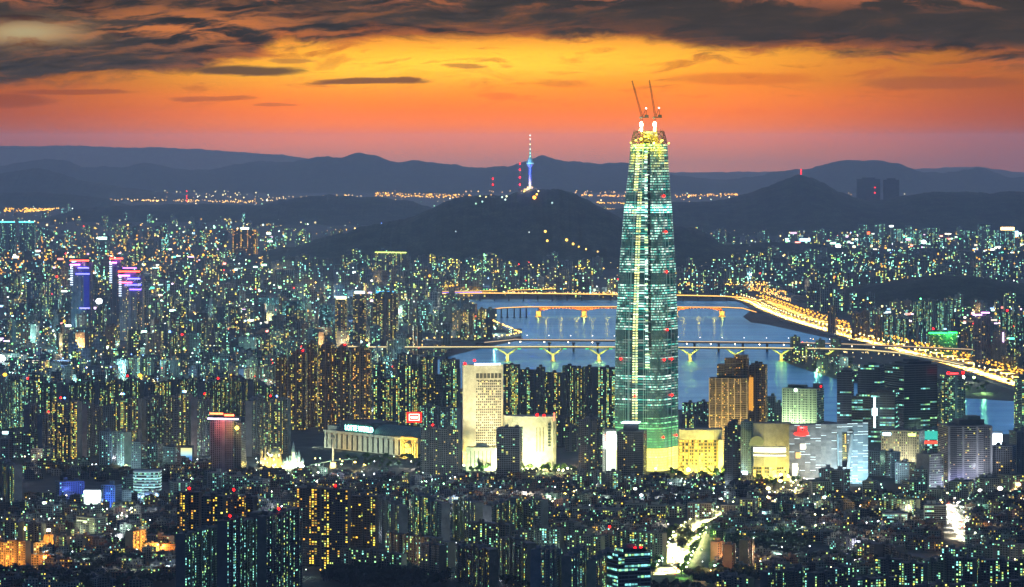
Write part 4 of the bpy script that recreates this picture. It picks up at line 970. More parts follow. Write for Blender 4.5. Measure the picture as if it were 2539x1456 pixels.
# panelled grey-blue hall, red logo
root = mk('department_store', None, label=chk('blue grey panelled store with short white light dashes and a red logo'), cat='department store', loc=GR(2055, 1200)); D = DG(1200); k = D/F; X = lambda x: (x-XC)*k; hz = H-(1056-YH)*k; hz2 = H-(1048-YH)*k
Y0 = lambda x: D+abs(x-2080)*.10*(1 if x < 2080 else .6)
m = MB(); m2 = MB(); cols = list(range(1958, 2154, 13))
for i, (xa, xb) in enumerate(zip(cols, cols[1:])):
    rows = 22; ht = hz+(hz2-hz)*i/len(cols)
    for j in range(rows):
        z0, z1 = ht*j/rows, ht*(j+1)/rows; g = R.uniform(.20, .34); blue = max(0, (xa-2060)/90)
        cc_ = (g*(1-.15*blue), g*(1+.05*blue), g*(1+.18*blue), 0)
        if 2078 < xa < 2096 and 5 < j < 19: continue
        yy = R.uniform(0, .35); m.face([(X(xa), Y0(xa)-yy, z0), (X(xb), Y0(xb)-yy, z0), (X(xb), Y0(xb)-yy, z1), (X(xa), Y0(xa)-yy, z1)], None, cc_)
        if R.random() < (.16 if xa < 2080 else .34): 
            za = z1-.7; m2.face([(X(xa), Y0(xa)-.6, za), (X(xb), Y0(xb)-.6, za), (X(xb), Y0(xb)-.6, za+.65), (X(xa), Y0(xa)-.6, za+.65)], None, (.75, .95, 1, 2.2))
Yb = D+42; q = [(X(1958), Y0(1958)), (X(2153), Y0(2153)), (X(2150), Yb), (X(1965), Yb)]; m.face([(*p, hz+(2 if i in (1, 2) else 0)) for i, p in enumerate(q)], None, (.04, .05, .06, 0)); m.face([(*q[1], 0), (*q[2], 0), (*q[2], hz2), (*q[1], hz2)], None, (.2, .25, .3, 0)); m.face([(*q[3], 0), (*q[0], 0), (*q[0], hz), (*q[3], hz)], None, (.2, .22, .25, 0))
into(root, m.obj('wall_panels', 'paint')); into(root, m2.obj('light_dashes', 'lamp')); S.objects[-1]['kind'] = 'stuff'
m = MB(); m.face([(X(2083), D+.8, 36), (X(2100), D+.8, 36), (X(2098), D+.8, 76), (X(2082), D+.8, 76)], [(0, 0), (4, 0), (4, 16), (0, 16)], (.4, .3, .1, .95), (1.05, 2.2, .3, .85)); into(root, m.obj('atrium_window', 'facade'))
m = MB(); m.tube((X(2100), D-1, 5), (X(2112), D-1, 76), 2.5, 3.5, 8, (.3, .32, .33, 0)); m.tube((X(2080), D-1, 5), (X(2076), D-1, 76), 1.2, 1.5, 8, (.35, .45, .5, 0)); into(root, m.obj('curved_fin', 'paint'))
cz = H-(1077-YH)*k; m = MB(); m.prism([(X(1991)+13*math.cos(a*math.tau/20), 0) for a in range(20)], 0, 1) if False else None
m.face([(X(1991)+13.5*math.cos(a*math.tau/20), Y0(1991)-1.5, cz+3.4*math.sin(a*math.tau/20)) for a in range(20)]); 
for q, zz in ((-4.2, 4), (4.2, 4)):
    for a in ((0, 0, 5.8, 1.4), (0, 3, 5.8, 1.4), (0, 6, 5.8, 1.2)): m.box((X(1991)+q, Y0(1991)-1.4), a[2], .4, cz+zz+a[1], cz+zz+a[1]+a[3], 0)
    m.box((X(1991)+q-2, Y0(1991)-1.4), 1.2, .4, cz+zz, cz+zz+6, 0)
m.a = [(1, .02, .01, 3.5)]*len(m.a); into(root, m.obj('red_logo', 'lamp'))
for xa, xb, za, zb, c, s in ((1985, 2000, 52, 60, (1, 1, .8), 3), (1974, 1999, 38, 47, (1, .7, .2), 1.5), (1966, 2020, 12, 30, (1, .98, .6), 3.0), (1960, 1990, 2, 10, (1, .9, .4), 3)):
    m = MB(); m.box(((X(xa)+X(xb))/2, Y0(xa)-1.3), X(xb)-X(xa), .4, za, zb, 0); m.a = [(*c, s)]*len(m.a); into(root, m.obj('display_window', 'lamp'))
for x, c, e in ((1975, (1, .95, .75), 1.2e5), (2030, (.9, 1, .95), 1.5e5), (2115, (.55, .85, 1), 3.6e5), (2145, (.45, .85, 1), 3.6e5)): l = light('floodlight', (X(x), D-55, 6), c, e, None, 'SPOT', 2, spot=2.2); aim(l, (X(x), D, 45)); into(root, l)
# golden stepped apartment palace by the river
r, W, L, dp, hz, D = B('apartment_tower', 1757, 1862, 940, 1118, 'office', (.20, .17, .11), .30, .9, 1.2, .12, 'golden floodlit stepped apartment palace by the river', win=.7, bay=2.6, hut=False, depth=38)
m = MB(); hs_ = []
for x, w_, y in ((.10, .82, 905), (.2, .62, 890), (.32, .34, 882)): m.box(W(L*x, 6), L*w_, dp*.8, hz-6, H-(y-YH)*D/F, W.ang, (.36, .27, .15, .15), (.9, 1.2, .3, .7), 2.6)
m.obj('stepped_top', 'facade', r); bands(r, W, L*1.0, dp, [3.4*i for i in range(1, int(hz/3.4))], .7, (.5, .42, .28), d=1.0); fins(r, W, L, dp+1, 0, hz+2, 6, (.7, .6, .38), 1.6, 2.2, 'wall_piers')
for x in (-.35, 0, .35): flood(r, W, L*x, -70, 20, (1, .72, .26), 1.1e5, L*x, 0, hz*.5, 2, 1.9)
flood(r, W, 0, -80, 70, (1, .72, .26), .8e5, 0, 0, hz+20, 2, 1.4)
r, W, L, dp, hz, D = B('apartment_tower', 1850, 1906, 905, 1110, 'tower', (.22, .15, .09), .25, .95, 1.6, .2, 'darker brown tower joined behind the golden apartment palace, one orange lit shaft', bay=2.8, depth=30)
panel(r, W, -L*.42, -L*.1, -dp/2-1.2, hz*.45, hz*.85, (1, .45, .05), .9, 'orange_window_shaft')
# dark pair of towers in front of the golden mall
r, W, L, dp, hz, D = B('apartment_tower', 1796, 1840, 1050, 1216, 'tower', 'K', .12, .4, 1.6, .1, 'narrow dark tower between the yellow mall and the fan shaped mall', depth=22)
r, W, L, dp, hz, D = B('office_building', 1838, 1869, 1048, 1190, 'office', (.07, .11, .13), .04, .2, 1.5, .1, 'slim blank slate blue office beside the fan shaped mall', 'office building', win=.3, depth=22, beacon='')
panel(r, W, -L*.45, L*.05, -dp/2-1, 8, 13, (.7, .95, 1), 9, 'white_sign')
# green-white office by the river
r, W, L, dp, hz, D = B('office_building', 1936, 2052, 965, 1092, 'office', (.42, .48, .40), .10, .35, 1.3, .30, 'pale green floodlit office grid with a mast on its roof, before the river', 'office building', win=.66, bay=4.2, fl=4, depth=42)
bands(r, W, L, dp, [4*i for i in range(0, int(hz/4)+1)], 1.0, (.5, .56, .45), d=1.0); fins(r, W, L, dp, 0, hz, 9, (.5, .56, .45))
m = MB(); m.tube((*W(L*.4, 6), hz), (*W(L*.4, 6), hz+28), .9, .2, 6, (.06, .08, .1, 0)); m.box(W(L*.4, 6), 14, 12, hz, hz+9, W.ang, (.10, .13, .15, 0)); m.box(W(-L*.2, 4), 30, 16, hz, hz+6, W.ang, (.16, .24, .18, 0)); m.obj('roof_mast', 'paint', r)
for x, z in ((-.3, 20), (.1, 20)): flood(r, W, L*x, -60, z, (.72, 1, .55), 2.4e5, L*x, 0, hz*.6, 2, 2.0)
lampball('roof_lamp', (*W(-.1*L, -dp/2-2), hz-2), 3.6, (.7, 1, .75), 3, r); lampball('roof_lamp', (*W(L*.52, 0), hz+4), 1.6, RED, 8, r)
# dark glass office towers
def dark(x0, x1, yt, yb, lit, lab, side=.25, beacon='', **k): return B('office_building', x0, x1, yt, yb, 'glass', (.03, .05, .06), lit*.5, .12, 1.1, side, lab, 'office building', win=.95, bay=5, fl=4, beacon=beacon, **k)
dark(2128, 2204, 912, 1062, .22, 'dark glass office with a few teal lit floors, left of the black twin towers', .3)
dark(2196, 2330, 905, 1092, .20, 'widest black glass office tower with bright teal floors on its left half', -.35)
dark(2112, 2172, 985, 1085, .3, 'low dark teal office below the dark glass tower', .2)
dark(2076, 2120, 925, 1078, .12, 'charcoal office with a framed roof beside the green office', .2)
dark(2160, 2232, 975, 1098, .28, 'blue black office with a glowing white vertical sign', .2)
D = DG(1100); k = D/F; m = MB(); m.box(((2168-XC)*k, D-5), 3, 1, H-(1060-YH)*k, H-(985-YH)*k, 0); m.box(((2168-XC)*k, D-5.4), 9, 1, H-(1030-YH)*k, H-(1012-YH)*k, 0); m.a = [(.6, .95, 1, 6)]*len(m.a); m.obj('vertical_sign', 'lamp', label=chk('glowing pale blue upright sign on the blue black office'), cat='sign')
r, W, L, dp, hz, D = B('apartment_tower', 2326, 2400, 932, 1092, 'tower', (.10, .16, .18), .42, .45, 1.5, -.2, 'teal residential tower with a red roof sign, right of the black glass office', bay=3, win=.75, beacon='')
neon(r, W, [(-L*.4, -dp/2, hz+4), (L*.1, -dp/2, hz+4)], (1, .05, .05), 5, 1.2); [lampball('roof_lamp', (*W(L*q, -dp/2), hz+5), 2.6, RED, 9, r) for q in (-.32, .3)]
# ribbed pale office + cyan screen + banded apartments
r, W, L, dp, hz, D = B('office_building', 2181, 2304, 1070, 1152, 'office', (.44, .42, .36), .42, .55, 1.0, .28, 'pale ribbed office with one blue and one yellow green roof sign', 'office building', win=.55, bay=3.2, fl=4, depth=36, beacon='')
fins(r, W, L, dp, 0, hz-3, 17, (.5, .48, .42), 1.1); panel(r, W, -L*.47, -L*.25, -dp/2-1, hz-7, hz-2.5, (.45, .75, 1), 6); panel(r, W, L*.22, L*.42, -dp/2-1, hz-7, hz-2.5, (.75, 1, .2), 4)
for x in (-.2, .25): flood(r, W, L*x, -45, 5, (1, .95, .6), 7e4, L*x, 0, 25, 2, 2.2)
r, W, L, dp, hz, D = B('shop_building', 2288, 2352, 1066, 1136, 'office', (.12, .25, .25), .7, .2, 1.4, .1, 'cyan glowing shop building with a red sign and a blue screen', 'shop building', win=.9, bay=4, fl=4)
m = MB(); m.box(W(0, -dp/2-1), L*.96, .5, hz-16, hz-2, W.ang); m.a = [(.06, .75, .62, .9)]*len(m.a); m.obj('screen', 'lamp', r); panel(r, W, -L*.46, L*.12, -dp/2-1.4, hz-23, hz-18, (1, .06, .03), 2.5, 'red_sign'); lampball('round_lamp', (*W(L*.3, -dp/2-2), hz-21), 3.0, (.4, .75, 1), 5, r)
r, W, L, dp, hz, D = B('apartment_tower', 2334, 2460, 1058, 1212, 'office', (.20, .20, .22), .12, .7, 1.5, -.15, 'big grey apartment tower wrapped in white balcony bands at right', win=.8, bay=3.2, beacon='')
bands(r, W, L*.62, dp, [3.1*i for i in range(2, int(hz/3.1))], .8, (.5, .5, .53)); fins(r, W, L, dp, 0, hz, 3, (.40, .40, .42), 3.0, 1.2, 'wall_piers')
m = MB(); m.box(W(L*.12, 6), L*.6, dp*.6, hz, hz+9, W.ang, (.12, .13, .14, 0)); m.box(W(L*.2, 6), L*.3, dp*.4, hz+9, hz+14, W.ang, (.12, .2, .2, 0)); m.obj('penthouse', 'paint', r)
flood(r, W, -L*.3, -50, 4, (.5, .5, 1), 7e4, -L*.2, 0, 10); flood(r, W, L*.3, -70, 30, (.8, .85, 1), 9e4, 0, 0, hz*.7, 2, 2)
r, W, L, dp, hz, D = B('office_building', 2276, 2340, 1128, 1213, 'office', (.42, .42, .44), .22, .4, 1.3, -.40, 'mid rise with a blank grey flank and a white framed, white banded front', 'office building', win=.8, sides='F', depth=30)
bands(r, W, L*.9, dp, [3.6*i for i in range(1, int(hz/3.6))], 1.0, (.6, .6, .62)); flood(r, W, 0, -40, 3, (.7, .8, 1), 4.5e4, 0, 0, 20)
r, W, L, dp, hz, D = B('billboard', 2449, 2487, 1073, 1130, 'office', 'K', 0, 0, 0, .05, 'blazing white screen on a dark building at right', 'billboard', win=0, hut=False, depth=14)
m = MB(); m.box(W(0, -dp/2-1), L*.95, 1, hz-20, hz-2, W.ang); m.a = [(.78, .93, 1, 6)]*len(m.a); m.obj('screen', 'lamp', r); l = light('screen_light', (*W(0, -dp/2-12), hz-10), (.6, .85, 1), 5e4, r)
r, W, L, dp, hz, D = B('office_building', 2460, 2525, 1108, 1206, 'office', (.14, .15, .18), .12, .85, 1.6, .25, 'grey mid rise below the blazing white screen', 'office building', win=.6)
r, W, L, dp, hz, D = B('office_building', 2519, 2575, 938, 1090, 'glass', (.12, .2, .22), .55, .4, 1.3, -.25, 'teal glass tower cut by the right edge above the river', 'office building', win=.9, bay=4)
r, W, L, dp, hz, D = B('office_building', 2508, 2570, 1072, 1196, 'office', (.13, .15, .18), .15, .3, 1.4, -.2, 'slate blue ribbed office at the right edge', 'office building', win=.4)
fins(r, W, L, dp, 0, hz, 12, (.25, .28, .33), .8)
# white glowing advertising slab left of the tower
r, W, L, dp, hz, D = B('screen_tower', 1497, 1528, 1066, 1178, 'office', (.45, .48, .45), 0, 0, 0, -.12, 'narrow building with a full height dazzling white screen, left of the glass tower', 'screen tower', win=0, hut=False, depth=14)
m = MB(); m.box(W(L*.05, -dp/2-1), L*.85, 1, 4, hz-3, W.ang); m.a = [(.85, 1, .82, 3.5)]*len(m.a); m.obj('screen', 'lamp', r); m = MB(); m.box(W(L*.05, -dp/2-1.8), L*.95, 1, hz-30, hz-8, W.ang); m.a = [(.9, 1, .95, 9)]*len(m.a); m.obj('bright_panel', 'lamp', r); m = MB(); m.box(W(-L*.48, -dp/2-1.6), 2, 1, hz-18, hz-7, W.ang); m.a = [(1, .05, .02, 5)]*len(m.a); m.obj('red_panel', 'lamp', r)
r, W, L, dp, hz, D = B('apartment_tower', 1531, 1606, 1072, 1184, 'office', (.10, .10, .12), .16, .6, 1.5, .16, 'dark apartment tower with a blue white lit roof rim, before the glass tower', win=.7, bay=3)
m = MB(); m.box(W(-2, 2), L*.5, dp*.6, hz, hz+13, W.ang, (.06, .06, .08, 0)); m.obj('roof_house', 'paint', r); m = MB(); m.box(W(-2, 0), L*.66, dp*.7, hz+13, hz+14.5, W.ang); m.a = [(.55, .85, 1, 5)]*len(m.a); m.obj('lit_rim', 'lamp', r); bands(r, W, L*.3, dp, [3*i for i in range(2, int(hz/3))], .5, (.3, .3, .32))
# banded round office lower left
root = mk('office_building', None, label=chk('curved office wrapped in glowing white floor bands, lower left'), cat='office building', loc=GR(363, 1240)); D = DG(1240); k = D/F; cx = (363-XC)*k; Rr = 33*k
def arc(rr, n=18): return [(cx+rr*math.cos(a), D+10-rr*.55*math.sin(a)) for a in [math.pi-math.pi*i/n for i in range(n+1)]]+[(cx+rr, D+24), (cx-rr, D+24)]
m = MB(); hz = H-(1172-YH)*k; m.prism(arc(Rr), 0, hz, (.08, .12, .14, .5), (.1, .8, .4, .95), 4, 4); into(root, m.obj('wall', 'facade'))
for i in range(9): z = 5+i*4.3; m = MB(); m.prism(arc(Rr+.8), z, z+1.1, (.6, .95, 1, .9 if i % 3 else 1.6)); m.a = [(.55, .92, 1, .75 if i % 3 else 1.5)]*len(m.a); into(root, m.obj('light_band', 'lamp'))
m = MB(); m.prism(arc(Rr*1.03), hz, hz+3, (.3, .35, .4, 0)); into(root, m.obj('roof', 'paint'))
for x, c in ((-.5, (.5, .9, 1)), (.1, (.3, .5, 1)), (.8, (.4, .7, 1))): into(root, lampball('entrance_lamp', (cx+Rr*x, D-12, 4), 1.8, c, 9)); into(root, light('floodlight', (cx+Rr*x, D-15, 6), c, 2.5e4, size=1))
# glowing white corner store, lower left
r, W, L, dp, hz, D = B('shop_building', 208, 254, 1217, 1262, 'office', (.6, .6, .6), 0, 0, 0, .1, 'glowing white drum shaped shop front, lower left', 'shop', win=0, hut=False, depth=18)
m = MB(); m.box(W(0, -dp/2-1), L*.9, 1, 2, hz-1, W.ang); m.a = [(.75, 1, .85, 3.0)]*len(m.a); m.obj('lit_front', 'lamp', r); m = MB(); m.box(W(0, -dp/2-1.8), L, 1, hz-4, hz, W.ang); m.a = [(.7, .85, 1, 7)]*len(m.a); m.obj('roof_sign', 'lamp', r); light('sign_light', (*W(L*.2, -dp/2-14), 12), (.7, .95, 1), 5e4, r)
r, W, L, dp, hz, D = B('shop_building', 250, 300, 1205, 1258, 'office', (.2, .3, .5), .12, 0, 1.2, .3, 'blue lit shop block right of the glowing white drum', 'shop', win=.5, depth=20); flood(r, W, 0, -30, 8, (.1, .25, 1), 1.6e5, 0, 0, 15)
r, W, L, dp, hz, D = B('shop_building', 130, 212, 1196, 1236, 'office', (.10, .13, .25), .05, 0, 1.2, -.3, 'dim blue warehouse left of the glowing white drum', 'shop', win=.5, depth=20); flood(r, W, 0, -40, 10, (.15, .25, 1), 8e4, 0, 0, 15)
r, W, L, dp, hz, D = B('shop_building', 182, 270, 1286, 1322, 'office', (.4, .4, .34), .35, .4, 1.4, .45, 'wide pale green lit low building with a long lit sign, lower left', 'shop', win=.7, depth=24); panel(r, W, -L*.45, L*.1, -dp/2-1, hz-6, hz-3, (.85, 1, .6), 1.8); flood(r, W, 0, -30, 3, (.8, 1, .6), 3e4, 0, 0, 10)
# far left twin towers with neon crowns
NEO = [(173, 229, 645, 842, 'left neon crowned tower, red roof line, violet and blue edges'), (272, 312, 640, 835, 'slender neon tower with a white lattice top, behind the right neon tower'), (292, 357, 672, 845, 'right neon crowned tower, stepped roof with red and blue lines')]
for i, (a, b_, yt, yb, lab) in enumerate(NEO):
    r, W, L, dp, hz, D = B('apartment_tower', a, b_, yt+6, yb, 'tower', (.08, .10, .16), .30 if i else .12, .75, 1.8, .12, lab, group='neon crowned towers', bay=3.6, depth=38, win=.5)
    for (x0_, x1_, z, c) in ((-.5, .45, hz+5, (1, .08, .03)), (-.5, .0, hz-6, (1, .25, .9)), (-.1, .45, hz-14, (.12, .12, 1)), (-.2, .5, hz-30, (.1, .1, 1)))[:4 if i != 1 else 2]:
        neon(r, W, [(L*x0_, -dp/2-3, z), (L*x1_, -dp/2-3, z)], c, 7, 1.8)
    if i == 2:
        for (x0_, x1_, z, c) in ((-.45, .1, hz-24, (1, .1, .2)), (0, .5, hz-42, (.2, .1, 1)), (-.3, .3, hz+14, (.3, .1, 1))): neon(r, W, [(L*x0_, -dp/2-3, z), (L*x1_, -dp/2-3, z)], c, 7, 1.8)
    m = MB(); [m.box(W(-L*.42, -dp/2-2.5), 7, 1, hz-12-j*6, hz-9-j*6, W.ang) for j in range(9)]; m.a = [(.6, .75, 1, 2.2)]*len(m.a); m.obj('edge_lighting', 'lamp', r)
    if i == 0:
        m = MB(); m.box(W(L*.34, -dp/2-2), 15, 1, hz-120, hz-16, W.ang); m.a = [(.02, .03, .55, .55)]*len(m.a); m.obj('blue_lit_face', 'lamp', r); neon(r, W, [(0, -dp/2-3, hz-120), (L*.5, -dp/2-3, hz-120)], (.15, .15, 1), 6, 1.5)
    light('neon_light', (*W(0, -dp/2-20), hz), (.5, .1, 1), 3e4, r)
# red and white crowned dark block
r, W, L, dp, hz, D = B('apartment_tower', 512, 612, 1040, 1172, 'tower', (.13, .12, .15), .05, .3, 1.5, .22, 'dark mauve tower with a red and white neon rim on its roof', depth=34, win=.5, beacon='')
neon(r, W, [(-L*.42, -dp/2-4, hz+9), (L*.0, -dp/2-4, hz+9)], (1, .12, .04), 9, 1.6); neon(r, W, [(L*.05, -dp/2-4, hz+7), (L*.35, -dp/2-4, hz+7)], (1, .12, .04), 9, 1.6); neon(r, W, [(-L*.5, -dp/2-4, hz+1), (L*.5, -dp/2-4, hz+1)], (.75, .7, 1), 5, 1.1)
light('neon_light', (*W(-L*.1, -dp/2-18), hz-4), (1, .15, .1), 4e4, r); lampball('wall_lamp', (*W(L*.44, -dp/2-2), hz-13), 3.4, (1, .7, .08), 7, r); light('wall_lamp_light', (*W(L*.44, -dp/2-12), hz-13), (1, .7, .1), 1.5e4, r)
r, W, L, dp, hz, D = B('screen_building', 445, 480, 1108, 1152, 'office', 'K', 0, 0, 0, .1, 'small building carrying a colourful blue and yellow picture screen', 'screen building', win=0, hut=False, depth=12)
m, t_, b_ = newmat('screenpic'); uvn = t_.nodes.new('ShaderNodeUVMap'); uvn.uv_map = 'uv'; uu, vv, _ = sep(t_, E(t_, uvn.outputs[0])); nn_ = noi(t_, comb(t_, uu*7, vv*9), 1, 3)
cc_ = ramp(t_, vv*.7+nn_*.3, [(.2, (.02, .03, .6)), (.4, (.02, .3, .7)), (.55, (.5, .9, .8)), (.75, (.9, .9, .3)), (.9, (.9, .8, .2))]); t_.links.new(cc_.k, b_.inputs['Emission Color']); b_.inputs['Emission Strength'].default_value = 1.1; m.cycles.emission_sampling = 'NONE'
mm = MB(); p0, p1_ = W(-L*.47, -dp/2-.8), W(L*.47, -dp/2-.8); mm.face([(*p0, 5), (*p1_, 5), (*p1_, hz-2), (*p0, hz-2)], [(0, 0), (1, 0), (1, 1), (0, 1)]); mm.obj('screen', 'screenpic', r)

# ---------------------------------------------------------------- apartment estates and other repeated blocks
ORD = ['leftmost', 'second from the left', 'third from the left', 'fourth from the left', 'fifth from the left', 'sixth from the left', 'seventh from the left', 'eighth from the left', 'ninth from the left', 'tenth from the left',
       'eleventh from the left', 'twelfth from the left', 'thirteenth from the left', 'fourteenth from the left', 'fifteenth from the left', 'sixteenth from the left', 'seventeenth from the left', 'eighteenth from the left', 'nineteenth from the left', 'twentieth from the left']
def row(place, look, items, style, wall, lit, warm, pw=1.6, side=.2, name=None, cat=None, beacon=(), **k):
    """items: (x0, x1, ytop, ybase) in order from the left"""
    nm = name or {'slab': 'apartment_block', 'tower': 'apartment_tower', 'office': 'office_building', 'glass': 'office_building'}[style]
    ct = cat or {'slab': 'apartment building', 'tower': 'apartment tower', 'office': 'office building', 'glass': 'office building'}[style]
    out = []
    for i, it in enumerate(sorted(items)):
        if len((look+' '+place+' '+(ORD[i] if len(items) > 1 else '')).split()) > 16: print('TOOLONG', len((look+' '+place).split()), '|', look, '|', place) if i == len(items)-1 else None
        sd = side*(R.choice((1, -1)) if k.get('mix') else 1)*R.uniform(.8, 1.2); kk = {a: b for a, b in k.items() if a != 'mix'}
        lab = look+', '+(ORD[i]+' '+place if len(items) > 1 else place)
        out.append(B(nm, it[0], it[1], it[2], it[3], style, wall, lit*R.uniform(.7, 1.3), warm+R.uniform(-.12, .12), pw, sd, lab, ct, group=nm.replace('_', ' ')+'s '+place if len(items) > 1 else None, beacon=(beacon[i % len(beacon)] if beacon else None), **kk))
    return out
def auto(n, x0, x1, yt, yb, w):
    """n blocks between x0 and x1"""
    out = []; st = (x1-x0)/n
    for i in range(n):
        ww = R.uniform(*w); x = x0+st*(i+.5)+R.uniform(-.2, .2)*st; out.append((x-ww/2, x+ww/2, R.uniform(*yt), R.uniform(*yb)))
    return out
# nearest estates, bottom
row('in the yellow lit estate', 'near black tower, yellow windows', [(438, 500, 1222, 1432), (498, 560, 1232, 1440), (556, 640, 1226, 1425), (735, 800, 1212, 1405), (796, 870, 1215, 1412), (866, 938, 1232, 1400)], 'slab', (.035, .032, .04), .75, .86, 2.0, .10, beacon=('r', '', 'r', '', 'r', ''), bay=3.6)
row('of the green lit estate at the bottom', 'dark green lit slab', [(447, 548, 1316, 1472), (545, 655, 1282, 1478), (640, 740, 1272, 1470)], 'slab', (.055, .06, .075), .75, .22, 1.9, -.30, beacon=('', 'r', 'r'), bay=3.6)
row('behind the green lit slabs', 'dim grey slab', [(925, 1010, 1242, 1352), (1020, 1120, 1236, 1345), (1118, 1200, 1240, 1345), (1195, 1300, 1245, 1350), (1285, 1362, 1238, 1345)], 'slab', (.13, .14, .14), .7, .42, 1.7, .25, mix=1)
row('across bottom centre', 'low broad slab with green windows', [(845, 1010, 1366, 1420), (955, 1130, 1332, 1398), (1160, 1275, 1300, 1385), (1270, 1400, 1310, 1400)], 'slab', (.085, .075, .07), .7, .30, 1.9, .10, bay=3.6)
row('near the bottom edge', 'dark block with an orange lit end wall', [(1040, 1108, 1352, 1440), (1130, 1240, 1352, 1455), (1240, 1330, 1340, 1450)], 'slab', (.14, .10, .08), .45, .45, 1.8, .33)
row('right of bottom centre', 'tall dim block with blank pale flank', [(1318, 1395, 1358, 1490), (1395, 1462, 1362, 1480), (1455, 1530, 1372, 1470)], 'slab', (.13, .12, .14), .5, .35, 1.7, -.42, bay=3.2)
row('left of the bright avenue', 'banded slab', [(1405, 1500, 1330, 1405), (1490, 1582, 1318, 1392), (1560, 1655, 1322, 1402)], 'slab', (.15, .14, .12), .7, .40, 1.7, .12, beacon=('', 'r', ''))
r, W, L, dp, hz, D = B('office_building', 1502, 1618, 1372, 1500, 'glass', (.07, .10, .12), .35, .15, 1.3, -.30, 'dark glass office with white lit floor lines, left of the bright avenue', 'office building', win=.95, bay=4, fl=4, beacon='rr', depth=30)
bands(r, W, L*.9, dp, [hz-6, hz-11, hz-17], .9, (.6, .65, .7))
row('right of the bright avenue', 'squat block with rusty brown blank wall', [(1792, 1826, 1352, 1425), (1832, 1872, 1340, 1415), (1762, 1798, 1346, 1405)], 'slab', (.30, .16, .10), .2, .5, 1.5, -.6)
row('at lower right', 'long dark slab with green and yellow windows', [(2172, 2300, 1390, 1450), (2290, 2420, 1384, 1445), (2340, 2470, 1352, 1400), (2440, 2580, 1350, 1402), (2410, 2560, 1392, 1450)], 'slab', (.05, .055, .065), .85, .30, 1.9, .10, bay=3.6)
row('along the bottom right edge', 'unlit charcoal slab with scattered windows', [(1880, 2010, 1408, 1475), (2000, 2120, 1412, 1480), (2110, 2230, 1436, 1500), (2225, 2360, 1446, 1500), (2350, 2480, 1448, 1500), (2470, 2600, 1440, 1500)], 'slab', (.06, .06, .07), .7, .32, 1.9, -.12, bay=3.6)
row('behind the lower right slabs', 'plain dark slab', [(2190, 2300, 1362, 1408), (2080, 2180, 1340, 1385)], 'slab', (.06, .055, .06), .15, .4, 1.6, .3)
row('in the grey row under the theme park', 'pale grey slab', [(940, 1010, 1246, 1300), (1012, 1090, 1248, 1302), (1395, 1470, 1298, 1350)], 'slab', (.2, .2, .19), .6, .4, 1.6, .3, mix=1)
row('on the dark lower left plain', 'dim brown low slab', [(180, 250, 1330, 1362), (255, 305, 1326, 1356), (362, 432, 1330, 1368), (190, 260, 1296, 1320)], 'slab', (.12, .10, .10), .35, .5, 1.5, .2)
row('beside the dark park at lower right', 'dark low slab', [(1880, 1960, 1398, 1440), (2030, 2110, 1376, 1420), (2120, 2180, 1352, 1396), (1780, 1870, 1420, 1470), (1795, 1850, 1432, 1480)], 'slab', (.07, .07, .08), .6, .4, 1.7, .2)
# bottom left orange lit blocks
for i, (a, bq, yt, yb, lab, e) in enumerate([(-30, 76, 1342, 1412, 'orange lit apartment slab at the lower left edge', 9e4), (311, 360, 1318, 1378, 'small orange lit block with a blank end, alone in the dark lower left', 1.3e5), (108, 135, 1328, 1372, 'orange lit blank end wall under a glaring floodlamp', 9e4), (76, 155, 1378, 1402, 'low orange lit school like building at lower left', 6e4)]):
    r, W, L, dp, hz, D = B('apartment_block', a, bq, yt, yb, 'slab', (.36, .27, .18), .55 if i in (0, 1) else .05, .8, 1.6, -.42 if i == 1 else .1, lab, win=.62 if i != 2 else 0)
    light('wash_light', (*W(-L*.3, -dp/2-24), 12), (1, .42, .06), e, r); light('wash_light', (*W(L*.35, -dp/2-24), 12), (1, .42, .06), e*.7, r)
for x, y, c in ((34, 1308, (1, .85, .2)), (58, 1312, (.8, 1, .3)), (117, 1316, (1, .95, .55))): p = GR(x, y+24); lamp_post((p.x, p.y, 0), 13, c, 34, 2.6, 'glaring floodlamp on a tall post at lower left, '+{34: 'small amber one', 58: 'greenish one', 117: 'brightest one'}[x], None, 'gl%d' % x, 3e4)
for i in range(9): x = 80+i*17+R.uniform(-5, 5); p = GR(x, 1424+R.uniform(-9, 6)); lamp_post((p.x, p.y, 0), 6, (1, .42, .08), 18, 1.0, 'orange lamp among the dark trees at lower left', 'orange lamps in the trees at lower left', 'ol', 1.6e4)
row('in the row behind the orange blocks', 'greenish lit low block', [(0, 60, 1296, 1340), (62, 112, 1300, 1342), (140, 172, 1332, 1378), (172, 215, 1340, 1376)], 'slab', (.2, .2, .17), .8, .45, 1.5, .2)
row('at the left edge above the shops', 'dark block with a pale end wall', [(-20, 66, 1148, 1246), ], 'slab', (.20, .20, .24), .9, .35, 1.9, .28)
